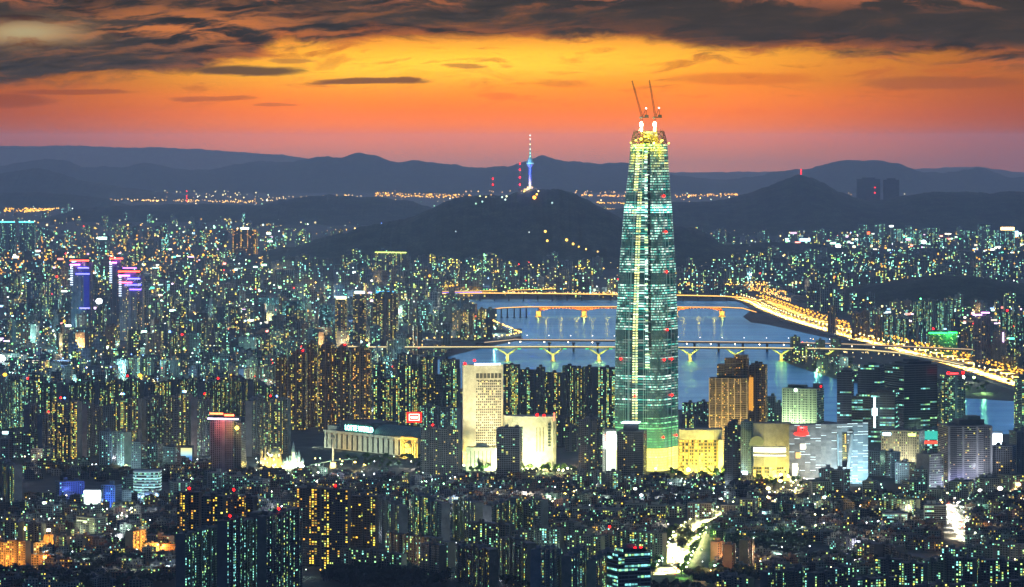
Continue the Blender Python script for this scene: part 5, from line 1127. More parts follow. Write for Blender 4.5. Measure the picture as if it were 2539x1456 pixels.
# left estate of tall lit slabs
row('of four yellow lit grey towers at left', 'grid fronted tower', [(124, 206, 995, 1146), (282, 352, 985, 1128), (405, 476, 978, 1126), (652, 722, 990, 1125)], 'slab', (.26, .25, .25), .95, .60, 1.9, .12, beacon=('rb', 'bw', 'bw', 'rb'), bay=3.0)
row('between the grey towers', 'unlit mauve tower', [(58, 95, 1000, 1135), (92, 126, 1030, 1140), (205, 250, 1002, 1130), (352, 400, 985, 1120), (476, 522, 985, 1130), (612, 655, 985, 1130)], 'slab', (.14, .13, .15), .35, .4, 1.6, -.5, beacon=('', 'r', '', '', 'r', ''))
r, W, L, dp, hz, D = B('apartment_tower', 252, 294, 1010, 1120, 'office', (.20, .22, .24), .2, .3, 1.5, .2, 'grey square tower left of a white lit stairwell', win=.4)
r, W, L, dp, hz, D = B('apartment_tower', 286, 326, 1072, 1168, 'slab', (.42, .45, .46), .9, .1, 2.2, .4, 'pale tower with a glowing white stairwell column', win=.6); flood(r, W, L*.3, -30, 4, (.6, .95, 1), 9e4, L*.4, 0, 30)
row('before the white stairwell tower', 'dark ribbed office', [(246, 290, 1072, 1166), (326, 362, 1098, 1170), (360, 404, 1104, 1166), (404, 446, 1110, 1172)], 'office', (.11, .12, .16), .25, .25, 1.4, .3, win=.5)
row('in the cluster of mid rises at far left', 'grey mid rise', [(20, 52, 1072, 1140), (48, 104, 1076, 1138), (76, 130, 1114, 1154), (0, 36, 1090, 1140)], 'office', (.22, .22, .24), .3, .3, 1.4, .4)
row('in front of the highway at left', 'dark green speckled slab', [(-14, 54, 944, 1062), (50, 92, 945, 1050), (96, 150, 952, 1045), (165, 240, 948, 1020), (236, 300, 944, 1024), (296, 362, 940, 1020), (360, 420, 946, 1030), (424, 500, 940, 1020), (498, 560, 946, 1030), (560, 632, 938, 1030), (628, 690, 950, 1030)], 'slab', (.07, .08, .10), .8, .45, 1.8, .22, mix=1, beacon=('', 'r', '', 'g', '', 'r', ''))
row('beside the elevated highway', 'white framed slab with green windows', [(286, 318, 893, 945), (320, 352, 888, 942), (352, 380, 888, 940), (396, 438, 893, 944), (478, 540, 905, 950), (540, 600, 900, 950), (600, 680, 910, 955)], 'slab', (.34, .36, .34), .85, .35, 1.7, .15, mix=1)
# brown towers
row('of the brown towers left of the river', 'tall brown tower', [(682, 716, 888, 1062), (712, 762, 876, 1066), (758, 790, 852, 1060), (786, 836, 856, 1075), (828, 870, 862, 1078), (868, 922, 864, 1085)], 'tower', (.28, .16, .09), .42, .78, 1.7, .15, beacon=('', 'r', '', '', 'r', 'g'), bay=2.8, depth=26)
row('behind the theme park hall', 'slab with yellow green windows', [(926, 956, 905, 1060), (952, 990, 940, 1062), (986, 1022, 908, 1062), (1020, 1062, 905, 1056), (1060, 1100, 930, 1060), (1098, 1142, 915, 1060)], 'slab', (.06, .075, .085), .9, .52, 1.8, .12, beacon=('', 'g', '', '', '', ''))
row('on the near river bank', 'dark high slab with yellow windows', [(985, 1035, 880, 985), (1040, 1085, 886, 990), (1092, 1140, 892, 1000)], 'slab', (.05, .06, .08), .8, .55, 1.8, .2)
row('right behind the red roof sign', 'low slab with small windows', [(1040, 1092, 1008, 1080), (1088, 1142, 1012, 1084)], 'slab', (.12, .13, .15), .9, .2, 1.4, .15)
row('before the river, left of the glass tower', 'dark yellow windowed slab', [(1248, 1290, 905, 1058), (1284, 1332, 918, 1052), (1330, 1352, 912, 1060), (1350, 1400, 925, 1060), (1395, 1478, 910, 1058), (1480, 1532, 912, 1060)], 'slab', (.035, .045, .065), .85, .50, 1.8, .15, bay=3.0)
row('between the white store and the glass tower', 'dark high block', [(1378, 1412, 1040, 1110), (1402, 1432, 1060, 1120), (1432, 1502, 1040, 1186)], 'tower', (.05, .055, .07), .35, .55, 1.7, .15)
row('in front of the theme park', 'banded balcony tower', [(1043, 1090, 1062, 1190), (1086, 1142, 1066, 1192)], 'slab', (.26, .25, .23), .30, .5, 1.7, .10, beacon=('r', ''), bay=3.0)
row('in front of the cream hotel and the curved store', 'narrow dark tower', [(1232, 1296, 1064, 1188)], 'office', (.16, .17, .19), .18, .3, 1.6, .15, win=.8, cat='apartment tower', name='apartment_tower')
row('at the foot of the white dazzling screen', 'tiny lit block', [(1420, 1455, 1168, 1215), (1462, 1500, 1172, 1218), (1502, 1540, 1170, 1222), (1548, 1590, 1182, 1225)], 'slab', (.10, .11, .12), .9, .3, 1.8, .2)
row('left of the golden apartment palace', 'dark low apartment', [(1692, 1732, 1000, 1050), (1728, 1762, 998, 1052), (1690, 1730, 1030, 1070)], 'slab', (.05, .06, .075), .7, .3, 1.6, .15)
row('between the green office and the golden palace', 'unlit teal block', [(1900, 1926, 985, 1060), (1922, 1944, 1000, 1062)], 'office', (.06, .09, .10), .3, .3, 1.5, .2)
# mid rises in front of the malls, right
row('below the panelled store', 'striped grey mid rise', [(2032, 2068, 1164, 1222), (2064, 2110, 1168, 1222), (2152, 2200, 1120, 1180), (2196, 2232, 1122, 1185), (2222, 2272, 1150, 1200), (2268, 2300, 1165, 1218)], 'office', (.24, .25, .28), .28, .2, 1.4, .35, mix=1)
row('in the shopping streets at right', 'low pale shop block', [(1995, 2060, 1196, 1240), (2140, 2176, 1194, 1240), (2240, 2300, 1196, 1236), (2300, 2350, 1215, 1250), (2354, 2420, 1196, 1240), (2422, 2480, 1188, 1236), (2478, 2545, 1180, 1225)], 'office', (.38, .38, .34), .45, .45, 1.7, .3, mix=1, name='shop_building', cat='shop')
row('left of the glaring street at lower right', 'white banded office', [(2292, 2352, 1255, 1302), (2188, 2256, 1276, 1306)], 'office', (.42, .46, .46), .2, .2, 1.4, .1, win=.95)
row('among the dark houses right of centre', 'olive apartment with green windows', [(2192, 2228, 1238, 1280), (2226, 2282, 1240, 1282)], 'slab', (.22, .22, .13), .8, .5, 1.5, .2)
row('behind the bright avenue', 'low lit shop', [(1550, 1606, 1252, 1282), (1606, 1660, 1256, 1284), (1660, 1700, 1256, 1284), (1706, 1776, 1250, 1286), (1790, 1840, 1255, 1290), (1835, 1880, 1240, 1290), (1420, 1470, 1262, 1290), (1470, 1552, 1266, 1292)], 'office', (.28, .28, .25), .55, .35, 1.6, .2, name='shop_building', cat='shop')
row('lower left between the shops and the yellow estate', 'small pale block', [(418, 470, 1198, 1238), (515, 560, 1174, 1222), (560, 610, 1182, 1222), (612, 668, 1192, 1226), (300, 345, 1186, 1232), (92, 150, 1256, 1284), (300, 345, 1300, 1322)], 'office', (.26, .27, .27), .35, .2, 1.5, .3, mix=1)
# middle distance, left of the river
row('above the left bank road', 'bright crowned tower', [(830, 862, 742, 848), (874, 910, 726, 850), (922, 990, 726, 856)], 'tower', (.06, .07, .10), .5, .72, 1.8, .12, bay=3.4, depth=30)
for x, c, s in ((846, (1, .95, .6), 4), (892, (.7, 1, 1), 4), (955, (.05, .45, 1), 3)): D = DG(850); k = D/F; m = MB(); m.box(((x-XC)*k, D-2), 26 if x < 900 else 44, 3, H-(742-YH)*k if x < 850 else H-(728-YH)*k, H-(735-YH)*k if x < 850 else H-(722-YH)*k, 0); m.a = [(*c, s)]*len(m.a); m.obj('crown_sign', 'lamp', label=chk({846: 'cream roof sign on the slimmest yellow lit tower', 892: 'pale cyan roof sign on the middle yellow lit tower', 955: 'blue roof sign on the widest yellow lit tower'}[x]), cat='sign')
row('beside the left bank road', 'golden lit apartment', [(1118, 1165, 772, 832), (1150, 1186, 778, 830), (1182, 1206, 768, 830)], 'tower', (.34, .27, .14), .85, .85, 1.7, .2, depth=20)
row('left of the bright crowned towers', 'teal lit office', [(622, 672, 775, 812), (700, 760, 748, 815), (790, 828, 758, 822), (640, 690, 740, 790)], 'office', (.12, .26, .28), .55, .05, 1.5, .2)
row('in the middle left city', 'dim tower', [(372, 402, 748, 832), (462, 512, 802, 880), (415, 440, 828, 882), (440, 466, 835, 884), (512, 540, 790, 850), (110, 152, 690, 770), (60, 104, 700, 770), (22, 52, 680, 760), (236, 262, 760, 830), (150, 205, 828, 888), (540, 600, 760, 812)], 'tower', (.14, .16, .18), .45, .55, 1.7, .15, beacon=('', 'b', 'r', '', ''), depth=24)
row('of the dark woods edge apartments', 'dark low slab with yellow windows', [(588, 650, 868, 905), (650, 690, 872, 912), (700, 760, 858, 898)], 'slab', (.05, .06, .07), .8, .55, 1.6, .15)
# beyond the expressway, right
row('beyond the expressway', 'tan tower lit from the road', [(2050, 2074, 762, 830), (2110, 2136, 778, 842), (2134, 2160, 772, 846), (2166, 2190, 782, 850)], 'tower', (.34, .24, .16), .12, .8, 1.4, .3, depth=16)
row('below the dark wooded hill at right', 'pale green lit slab', [(2190, 2222, 782, 850), (2222, 2254, 792, 852), (2268, 2318, 746, 838), (2316, 2340, 748, 840), (2340, 2362, 748, 836), (2272, 2300, 800, 862), (2300, 2330, 820, 868), (2480, 2510, 775, 850), (2505, 2545, 780, 860), (2390, 2440, 830, 880), (2440, 2480, 840, 896)], 'slab', (.15, .18, .20), .85, .25, 1.7, .2, mix=1, beacon=('', '', 'g', '', 'r'))
r, W, L, dp, hz, D = B('apartment_tower', 2412, 2462, 784, 912, 'tower', (.13, .12, .16), .15, .7, 1.6, .2, 'dark tower with a violet neon roof line at right', depth=30); neon(r, W, [(-L*.5, -dp/2-2, hz+3), (L*.05, -dp/2-2, hz+3)], (.75, .35, 1), 7, 1.4); neon(r, W, [(L*.0, -dp/2-2, hz+8), (L*.5, -dp/2-2, hz+8)], (.9, .35, 1), 7, 1.4)
r, W, L, dp, hz, D = B('apartment_tower', 2462, 2500, 820, 912, 'office', (.30, .26, .22), .1, .7, 1.5, .2, 'pale tower with one thin violet light strip, right of the violet roofed tower', depth=20, win=.5); neon(r, W, [(L*.3, -dp/2-2, hz-4), (L*.3, -dp/2-2, hz-26)], (.7, .5, 1), 6, 1.2)
r, W, L, dp, hz, D = B('shop_building', 2301, 2378, 828, 872, 'office', (.18, .2, .16), .5, .5, 1.5, .1, 'block with a brilliant green neon roof line beyond the expressway', 'shop', depth=20); neon(r, W, [(-L*.5, -dp/2-2, hz+2), (L*.15, -dp/2-2, hz+2)], (.02, 1, .12), 8, 1.9); neon(r, W, [(L*.18, -dp/2-2, hz+3), (L*.5, -dp/2-2, hz+3)], (.02, 1, .12), 8, 1.9); light('neon_light', (*W(L*.2, -dp/2-14), hz-3), (.05, 1, .15), 5e4, r)
row('beyond the expressway at the right edge', 'cream block', [(2384, 2408, 822, 886), (2488, 2532, 882, 918), (2450, 2490, 858, 905)], 'slab', (.36, .30, .22), .4, .8, 1.5, .3)
# far right business quarter below the dark hills
row('of the distant bright office quarter at right', 'small bright office', [(2128, 2150, 558, 612), (2132, 2166, 582, 618), (2168, 2196, 556, 605), (2208, 2240, 568, 606), (2244, 2262, 560, 604), (2264, 2290, 572, 608), (2300, 2330, 566, 608), (2425, 2460, 556, 606), (2462, 2520, 572, 622), (2390, 2420, 572, 610), (1978, 2012, 588, 604), (2020, 2040, 596, 612)], 'office', (.28, .34, .38), .7, .2, 2.0, .1, bay=6, fl=6, hut=False, depth=30, mix=1)
for x, y, ww, c, s, lab in ((2146, 578, 22, (1, .15, .04), 4, 'orange red roof sign in the distant office quarter'), (2247, 568, 6, (1, .2, .7), 4, 'pink upright sign in the distant office quarter'), (1996, 595, 26, (.3, .5, 1), 6, 'blue white sign right of the glass tower, far off'), (2078, 611, 16, (.6, .95, 1), 12, 'far pale floodlight pair below the right hill'), (2442, 553, 22, (.85, 1, .95), 9, 'far white roof light at the right'), (2498, 568, 34, (1, .7, .3), 5, 'far amber roof sign at the right'), (2500, 580, 50, (.4, .7, 1), 5, 'far pale blue roof line at the right'), (2290, 600, 14, (.5, .9, 1), 9, 'far cyan sign in the distant office quarter'), (2210, 561, 10, (.7, .95, 1), 7, 'small far white sign, distant office quarter'), (607, 567, 20, (.6, 1, 1), 8, 'pale cyan roof sign over the far amber lit block at left'), (676, 845, 26, (.15, .95, .95), 6, 'bright cyan screen over the woods left of the brown towers'), (255, 591, 22, (.5, 1, 1), 6, 'far cyan roof sign at left'), (238, 612, 10, (.7, 1, 1), 14, 'far round white light at left'), (81, 746, 22, (1, .75, .05), 9, 'large amber light in the left city'), (166, 746, 20, (.8, 1, .85), 12, 'large white light left of the neon towers'), (246, 747, 20, (.85, .95, 1), 10, 'white light right of the left neon tower'), (540, 770, 16, (.5, 1, .7), 10, 'green white light in the middle left city'), (2, 890, 26, (.85, 1, 1), 40, 'huge white floodlight at the left edge'), (0, 842, 10, (.9, 1, .9), 20, 'white lamp above the floodlight at the left edge'), (17, 1073, 22, (.6, .95, 1), 8, 'pale blue sign on a block at the left edge'), (750, 771, 18, (.5, 1, 1), 8, 'cyan sign on the teal office'), (1025, 785, 22, (.9, 1, 1), 7, 'white sign above the left bank'), (655, 790, 34, (.8, 1, 1), 2.4, 'white lit panel in the middle left city'), (2386, 936, 14, (.85, 1, .7), 45, 'dazzling white floodlight on the park shore at right'), (2415, 936, 8, (.6, 1, .3), 14, 'green tinted lamp right of the dazzling floodlight'), (440, 868, 16, (.1, 1, .2), 6, 'green glowing sign at the middle left')):
    D = DG(y+ (12 if y > 700 else 22)); k = D/F; m = MB(); zz = H-(y-YH)*k
    hh = ww*.28 if ww > 18 and s < 10 else ww*.42
    if s >= 9: m.ball(((x-XC)*k, D, zz), ww*.5*k*.85, 10, 6, (*c, s), .8)
    else: m.box(((x-XC)*k, D), ww*k, 2, zz-hh*.5*k, zz+hh*.5*k, 0); m.a = [(*c, s)]*len(m.a)
    root = m.obj('sign' if s < 9 else 'floodlight_lamp', 'lamp', label=chk(lab), cat='sign' if s < 9 else 'floodlight')
    m = MB(); m.box(((x-XC)*k, D+3), ww*k*.8, 3, 0, max(zz-1, 1), 0, (.08, .09, .1, 0)) if ww > 18 else m.tube(((x-XC)*k, D+2, 0), ((x-XC)*k, D+2, zz), .8, n=5, a=(.1, .1, .1, 0)); m.obj('support', 'paint', root)
    if s >= 40: light('floodlight', ((x-XC)*k, D-8, zz), c, 1.5e5, root)
# twin faint blocks on the right skyline, amber lit block at left, cyan roofed blocks
for x0_, x1_, yt, nm_ in ((2124, 2182, 444, 'left'), (2190, 2229, 446, 'right')):
    D = 25500; k = D/F; m = MB(); zz = H-(yt-YH)*k; m.box(((x0_+x1_)/2*k-XC*k, D), (x1_-x0_)*k, 40, 0, zz, 0, (.10, .11, .13, 0)); m.box(((x0_+x1_)/2*k-XC*k, D), (x1_-x0_)*k*.55, 30, zz, zz+10, 0, (.10, .11, .13, 0)); o = m.obj('apartment_block', 'facade', label=chk('pale hazy apartment slab on the right skyline, '+nm_+' of a pair'), cat='apartment building', group='hazy pair of slabs on the skyline')
    if nm_ == 'left': [lampball('warning_lamp', ((2172-XC)*k-10, D-25, H-(y-YH)*k), 4, RED, 6, o) for y in (465, 478)]
r, W, L, dp, hz, D = B('office_building', 574, 640, 570, 632, 'office', (.2, .15, .08), .75, 1.05, 2.2, .1, 'far wide block with dense amber windows at left', 'office building', bay=6, fl=5, hut=False, depth=40)
for i, (a, bq) in enumerate(((0, 40), (46, 88))): r, W, L, dp, hz, D = B('apartment_tower', a, bq, 552, 640, 'tower', (.1, .14, .18), .4, .25, 1.8, .1, 'far tower under a thin cyan roof light, '+('at the left edge' if not i else 'second from the left edge'), bay=5, fl=4, hut=False, depth=40); neon(r, W, [(-L*.5, -dp/2-2, hz+3), (L*.5, -dp/2-2, hz+3)], (.1, .85, 1), 5, 2.2)
r, W, L, dp, hz, D = B('apartment_block', 930, 1013, 628, 690, 'slab', (.16, .17, .15), 1.0, .5, 2.0, .06, 'far slab with a row of yellow green roof lights below the big hill', bay=6, fl=5, hut=False, depth=20); neon(r, W, [(-L*.5, -12, hz+3), (L*.5, -12, hz+3)], (.75, 1, .2), 3, 2)

# ---------------------------------------------------------------- towers on the hills
def seoul():
    D = 16500; k = D/F; X = lambda x: (x-XC)*k; Z = lambda y: H-(y-YH)*k; cx = X(1314.5)
    root = mk('observation_tower', None, label=chk('slender hilltop broadcast tower lit blue with a round observation pod'), cat='broadcast tower', loc=(cx, D, Z(470)))
    wh = (.6, .6, .6, 0); m = MB(); m.tube((cx, D, Z(472)), (cx, D, Z(410)), 7.5, 5, 14, wh); into(root, m.obj('shaft', 'paint'))
    m = MB(); m.tube((cx, D, Z(415)), (cx, D, Z(407)), 7, 17, 16, wh); m.tube((cx, D, Z(407)), (cx, D, Z(400)), 17, 15, 16, wh); m.tube((cx, D, Z(400)), (cx, D, Z(392)), 12, 9, 16, wh); m.tube((cx, D, Z(392)), (cx, D, Z(386)), 7, 5, 12, wh); into(root, m.obj('observation_pod', 'paint'))
    m = MB(); m.tube((cx, D, Z(386)), (cx, D, Z(366)), 4, 2.6, 8, wh); m.tube((cx, D, Z(366)), (cx, D, Z(350)), 2.2, 1.6, 8, wh); m.tube((cx, D, Z(350)), (cx, D, Z(333)), 1.3, .6, 6, wh); into(root, m.obj('antenna_mast', 'paint'))
    m = MB(); m.box((cx, D), 60, 30, Z(476), Z(468), 0, (.5, .42, .3, 0)); m.box((cx, D), 26, 20, Z(468), Z(463), 0, (.5, .42, .3, 0)); into(root, m.obj('base_pavilion', 'paint'))
    m = MB()
    for y in (405, 401.5): m.tube((cx, D, Z(y+1)), (cx, D, Z(y-.4)), 16.6 if y > 403 else 13, n=16, a=(.45, .85, 1, 2.2))
    for y, c in ((388, (.5, 1, .6)), (380, (.4, .9, .8)), (370, (.8, 1, .9)), (358, (1, .85, .5)), (345, (.9, 1, .9)), (336, (.8, 1, 1))): m.ball((cx, D-4, Z(y)), 2.6, 6, 4, (*c, 3.5))
    into(root, m.obj('light_rings', 'lamp'))
    for y, c, e in ((448, (.0, .03, 1), 1.3e5), (434, (.0, .03, 1), 1.3e5), (420, (.0, .04, 1), 1.2e5), (462, (1, .8, .35), 1.6e5), (402, (.1, .5, 1), 6e4), (380, (.3, 1, .7), 3e4), (362, (.7, 1, .9), 2e4)): into(root, light('floodlight', (cx-8, D-34, Z(y)), c, e, size=2))
    for x, y, c, s, rr in ((1325, 490, (1, .36, .03), 16, 6), (1331, 482, (1, .5, .05), 9, 3.5), (1190, 487, (.9, 1, .5), 6, 3), (1205, 489, (1, .9, .4), 5, 3), (1245, 489, (.6, 1, .8), 6, 3), (1256, 487, (.9, 1, .6), 7, 3), (1300, 475, (1, .75, .2), 7, 3.5), (1335, 474, (1, .9, .5), 5, 3), (1180, 505, (.5, 1, .8), 3, 3), (1196, 500, (.5, 1, .9), 4, 3), (1253, 495, (.7, 1, 1), 5, 3), (1369, 503, (.6, 1, 1), 3, 3), (1352, 574, (1, .6, .1), 9, 4), (1357, 597, (1, .6, .1), 7, 4), (1405, 595, (1, .6, .1), 9, 4.5), (1421, 605, (1, .6, .1), 8, 4), (1435, 612, (1, .6, .1), 6, 3), (1453, 618, (1, .65, .2), 7, 3), (1482, 624, (1, .65, .2), 5, 3), (1312, 576, (.8, .95, 1), 3, 2.4), (1130, 574, (.7, .9, 1), 3, 2.4)):
        pts_, d_, h_ = [q for q in RID if q[1] == 16500][0]; cy_ = 470
        for (xa, ya), (xb, yb_) in zip(pts_, pts_[1:]):
            if xa <= x <= xb: cy_ = ya+(yb_-ya)*(x-xa)/(xb-xa)
        dd = d_-h_
        while dd < d_ and (H-(cy_-YH)/F*d_)*max(0, math.cos((dd-d_)/h_*math.pi/2))**1.3 < H-(y-YH)*dd/F: dd += 15
        dd -= 45; q = ((x-XC)*dd/F, dd, H-(y-YH)*dd/F); rr *= 1.25
        m = MB(); m.ball(q, rr, 6, 4, (*c, s*.5)); m.tube((q[0], q[1]+2, q[2]-26), (q[0], q[1]+2, q[2]), .5, n=4, a=(.1, .1, .1, .001)); m.obj('hill_lamp', 'lamp', label='lamp shining on the dark slope or crest of the hill with the blue tower', cat='lamp', group='lamps on the tower hill')
seoul()
def mast(x, yt, yb, D, lab, lights, w=5):
    k = D/F; X_ = (x-XC)*k; Z = lambda y: H-(y-YH)*k; root = mk('radio_mast', None, label=chk(lab), cat='radio mast', loc=(X_, D, Z(yb)-15)); m = MB(); n = 9; zb, zt = Z(yb)-15, Z(yt)
    for i in range(n):
        za, zc = zb+(zt-zb)*i/n, zb+(zt-zb)*(i+1)/n; wa, wc = w*(1-i/n)+.6, w*(1-(i+1)/n)+.6; c = (.5, .04, .03, 0) if i % 2 else (.5, .5, .5, 0)
        for sx, sy in ((-1, -1), (1, -1), (1, 1), (-1, 1)): m.tube((X_+sx*wa, D+sy*wa, za), (X_+sx*wc, D+sy*wc, zc), .7, n=4, a=c); m.tube((X_+sx*wa, D+sy*wa, za), (X_-sy*wc, D+sx*wc, zc), .4, n=3, a=c)
    into(root, m.obj('lattice', 'paint'))
    for y in lights: into(root, lampball('warning_lamp', (X_, D-6, Z(y)), 3.4, RED, 8))
mast(1289, 404, 474, 16450, 'thin red and white radio mast just left of the blue lit tower', (406, 421, 440, 458)); mast(1222, 440, 484, 16400, 'short radio mast with a red top lamp, left on the tower hill', (443, 458)); mast(1986, 419, 440, 22500, 'red lit mast on the pointed right hill', (421, 426, 431, 436), 7); mast(463, 472, 502, 26000, 'far red lit mast in the left plain', (474, 486, 492, 498), 6)

# ---------------------------------------------------------------- mass of far buildings and lights
riv2 = river
def inpoly(x, y, P):
    c = False
    for (a, b), (d, e) in zip(P, P[1:]+P[:1]):
        if (b > y) != (e > y) and x < (d-a)*(y-b)/(e-b)+a: c = not c
    return c
def onhill(x, D):
    for pts, d, h in RID:
        if abs(D-d) < h and pts[0][0] <= x <= pts[-1][0]:
            for (xa, ya), (xb, yb_) in zip(pts, pts[1:]):
                if xa <= x <= xb:
                    y = ya+(yb_-ya)*(x-xa)/(xb-xa)
                    if (H-(y-YH)/F*d)*math.cos((D-d)/h*math.pi/2) > 22: return True
    return False
def blocked(x, y, D):
    if inpoly(x, y, riv2) or inpoly(x, y+6, riv2): return True
    if 955 < y < 1060 and x > 1900: return True
    if onhill(x, D): return True
    if 1810 < x and 740 < y < 1010:
        e = sorted(ex)
        for (xa, ya), (xb, yb_) in zip(e, e[1:]):
            if xa <= x <= xb:
                yy = ya+(yb_-ya)*(x-xa)/(xb-xa)
                if yy-46 < y < yy+60: return True
    if abs(y-858) < 14 and 780 < x < 1260: return True
    return False
fb = MB(); cnt = 0
def farb(x, y, wpx, hm, wall, lit, warm, pw, bay=5, fl=4.2, win=.6):
    D = DG(y); k = D/F; t = R.uniform(-.6, .6); w_ = wpx*k
    fb.box(((x-XC)*k, D), w_, R.uniform(12, 24), 0, hm, t, (*wall, lit), (warm, pw, R.random(), win), bay, fl, 'FLR')
    if hm > 30: fb.box(((x-XC)*k, D), w_*.25, 6, hm, hm+5, t, (*wall, 0))
for i in range(6200):
    y = 520+(R.random()**1.1)*(1000-520); x = R.uniform(-40, 2580); D = DG(y)
    if blocked(x, y, D): continue
    dense = mnoise.noise(Vector((x/160, y/26, 1.7)))*.5+.5
    if R.random() > dense*1.5: continue
    tall = mnoise.noise(Vector((x/120+9, y/20, 4.4)))*.5+.5
    hm = R.uniform(9, 22)+(R.uniform(25, 60) if R.random() < (tall-.25)*1.3 else 0)
    if 600 < y < 720 and x > 1000: hm = R.uniform(35, 75) if R.random() < .75 else 15
    if y > 900: hm = min(hm, 40)
    g = R.uniform(.16, .50); tint = R.choice(((1, 1, 1.05), (1, .95, .85), (.85, 1, 1.05), (1.1, .9, .8)))
    s_ = (7000/D)**.5
    far_ = D > 11500
    farb(x, y, R.uniform(9, 26)*(.65 if y < 640 else 1.25), hm*(1 if D < 20000 else .8), tuple(g*q for q in tint), R.uniform(.10, .5), R.uniform(.1, .65) if x > 700 else R.uniform(.0, .8), R.uniform(1.3, 2.6)*(2.0 if far_ else 1.15), 6 if far_ else 4, 5 if far_ else 3.4); cnt += 1
fb.obj('distant_buildings', 'facade', kind='stuff', label='mass of small distant city buildings with lit windows spreading to the hills', cat='buildings')
fl_ = MB(); n = 0
def dl(x, y, r_px, c, s, up=0):
    D = DG(y); k = D/F; fl_.ball(((x-XC)*k, D, 14+up), r_px*k, 5, 3, (*c, s))
LC = [(1, .55, .10), (1, .70, .25), (1, .85, .5), (.7, 1, .8), (.8, 1, 1), (.4, 1, .7)]
for i in range(3600):
    y = 485+(R.random()**.9)*(1000-485); x = R.uniform(-20, 2560); D = DG(y)
    if y < 470 or blocked(x, y, D): continue
    am = mnoise.noise(Vector((x/130+3, y/30, 8.8)))*.5+.5
    c = R.choice(LC[:2]) if (am > .52 and x < 720 and 560 < y < 760) or (am > .6) else R.choice(LC)
    dl(x, y, R.uniform(.7, 1.6)*(1.5 if R.random() < .10 else 1), c, R.choice((1.5, 2.5, 4, 7)), R.uniform(0, 25))
for i in range(330): x = R.gauss(0, 1)*70+R.choice((60, 300, 440, 80)); y = R.uniform(596, 700); (dl(x, y, R.uniform(1.2, 2.3), (1, .45, .04), R.uniform(1.6, 3.5), 15) if not blocked(x, y, DG(y)) else None)
def bar(x, y, w_, h_, c, s):
    D = DG(y); k = D/F; m0 = len(fl_.a); fl_.box(((x-XC)*k, D), w_*k, 3, 22, 22+h_*k, 0); fl_.a[m0:] = [(*c, s)]*(len(fl_.a)-m0)
NC = [(.5, .95, 1), (.75, 1, 1), (.3, .55, 1), (1, .95, .8), (.5, 1, .75), (1, .3, .25), (.85, .6, 1), (.1, .9, .6)]
for i in range(400):
    x, y = R.choice(((R.uniform(0, 760), R.uniform(640, 870)), (R.uniform(1950, 2540), R.uniform(590, 640)), (R.uniform(0, 1000), R.uniform(590, 800)), (R.uniform(2150, 2540), R.uniform(780, 900))))
    if not blocked(x, y, DG(y)): bar(x, y, R.uniform(4, 16), R.uniform(2, 5), R.choice(NC), R.uniform(1.5, 6))
for i in range(46): x = R.uniform(2150, 2520); y = R.uniform(612, 680); dl(x, y, R.uniform(1.8, 3.2), (1, .48, .04), 2.6, 15)
# far belts of sodium light on the plain
for (x0_, y0_, x1_, y1_, n_, sp, c) in ((10, 527, 125, 524, 120, 5, (1, .62, .08)), (60, 532, 200, 516, 120, 2, (1, .7, .15)), (930, 487, 1170, 493, 150, 5, (1, .65, .12)), (1440, 488, 1560, 492, 60, 2, (1, .6, .15)), (1672, 492, 1830, 486, 70, 3, (1, .62, .15)), (260, 500, 640, 507, 110, 3, (1, .75, .3)), (640, 500, 900, 492, 60, 5, (1, .85, .5)), (330, 478, 640, 482, 60, 14, (.9, 1, .7)), (1480, 508, 1570, 510, 50, 1.5, (1, .66, .15)), (1505, 525, 1525, 526, 16, 1, (1, .72, .2)), (930, 470, 1560, 478, 150, 8, (1, .75, .4)), (1040, 728, 1190, 716, 60, 3, (1, .65, .06)), (1700, 720, 1900, 716, 90, 5, (1, .62, .12)), (1850, 728, 1950, 742, 90, 7, (1, .62, .12)), (1900, 740, 1960, 760, 60, 4, (1, .72, .25)), (1250, 740, 1540, 742, 90, 2, (1, .7, .4)), (2010, 886, 2310, 903, 70, 5, (1, .85, .4)), (1990, 898, 2070, 915, 40, 8, (.8, 1, .8)), (1880, 748, 2260, 868, 120, 4, (1, .62, .06)), (2260, 866, 2539, 945, 120, 8, (1, .62, .06))):
    for i in range(n_):
        q = R.random(); y = y0_+(y1_-y0_)*q+R.uniform(-sp, sp); dl(x0_+(x1_-x0_)*q, max(y, 470), R.uniform(.8, 1.8), (c[0], c[1]*.85, c[2]*.7), R.uniform(1.6, 4.5), 6)
for i in range(120):
    x = R.uniform(20, 2540); y = R.uniform(560, 1000)
    if not blocked(x, y, DG(y)): dl(x, y, R.uniform(1, 1.8), R.choice(((1, .03, .02), (1, .03, .02), (.05, 1, .2), (.15, .3, 1))), 8, R.uniform(10, 45))
nw = 0
for i in range(420):
    y = 570+R.random()*400; x = R.uniform(0, 2540); D = DG(y)
    if nw > 150 or blocked(x, y, D) or mnoise.noise(Vector((x/200, y/40, 12.0))) < -.12: continue
    c = R.choice(((.35, .9, 1), (.5, 1, .85), (1, .85, .5), (1, .6, .2), (.8, 1, .9), (1, .75, .35), (.25, .5, 1)))
    k = D/F; p = ((x-XC)*k, D, R.uniform(14, 34)); l = light('wash_light', p, c, R.uniform(.5, 2.2)*2.1e5*(D/9000), size=2); fl_.ball(p, 1.3*k, 5, 3, (*c, 12)); nw += 1  # wash lamps added at random spots to brighten the mid-city facades
for i in range(420):
    x = R.choice((R.uniform(0, 2540), R.uniform(0, 760), R.uniform(1950, 2540))); y = R.uniform(560, 900)
    if not blocked(x, y, DG(y)): dl(x, y, R.uniform(1.8, 3.4), R.choice(((1, .50, .04), (1, .68, .12), (.45, 1, .7), (.7, 1, 1), (.3, 1, .35), (1, .85, .4))), R.uniform(1.4, 3.5), 18)
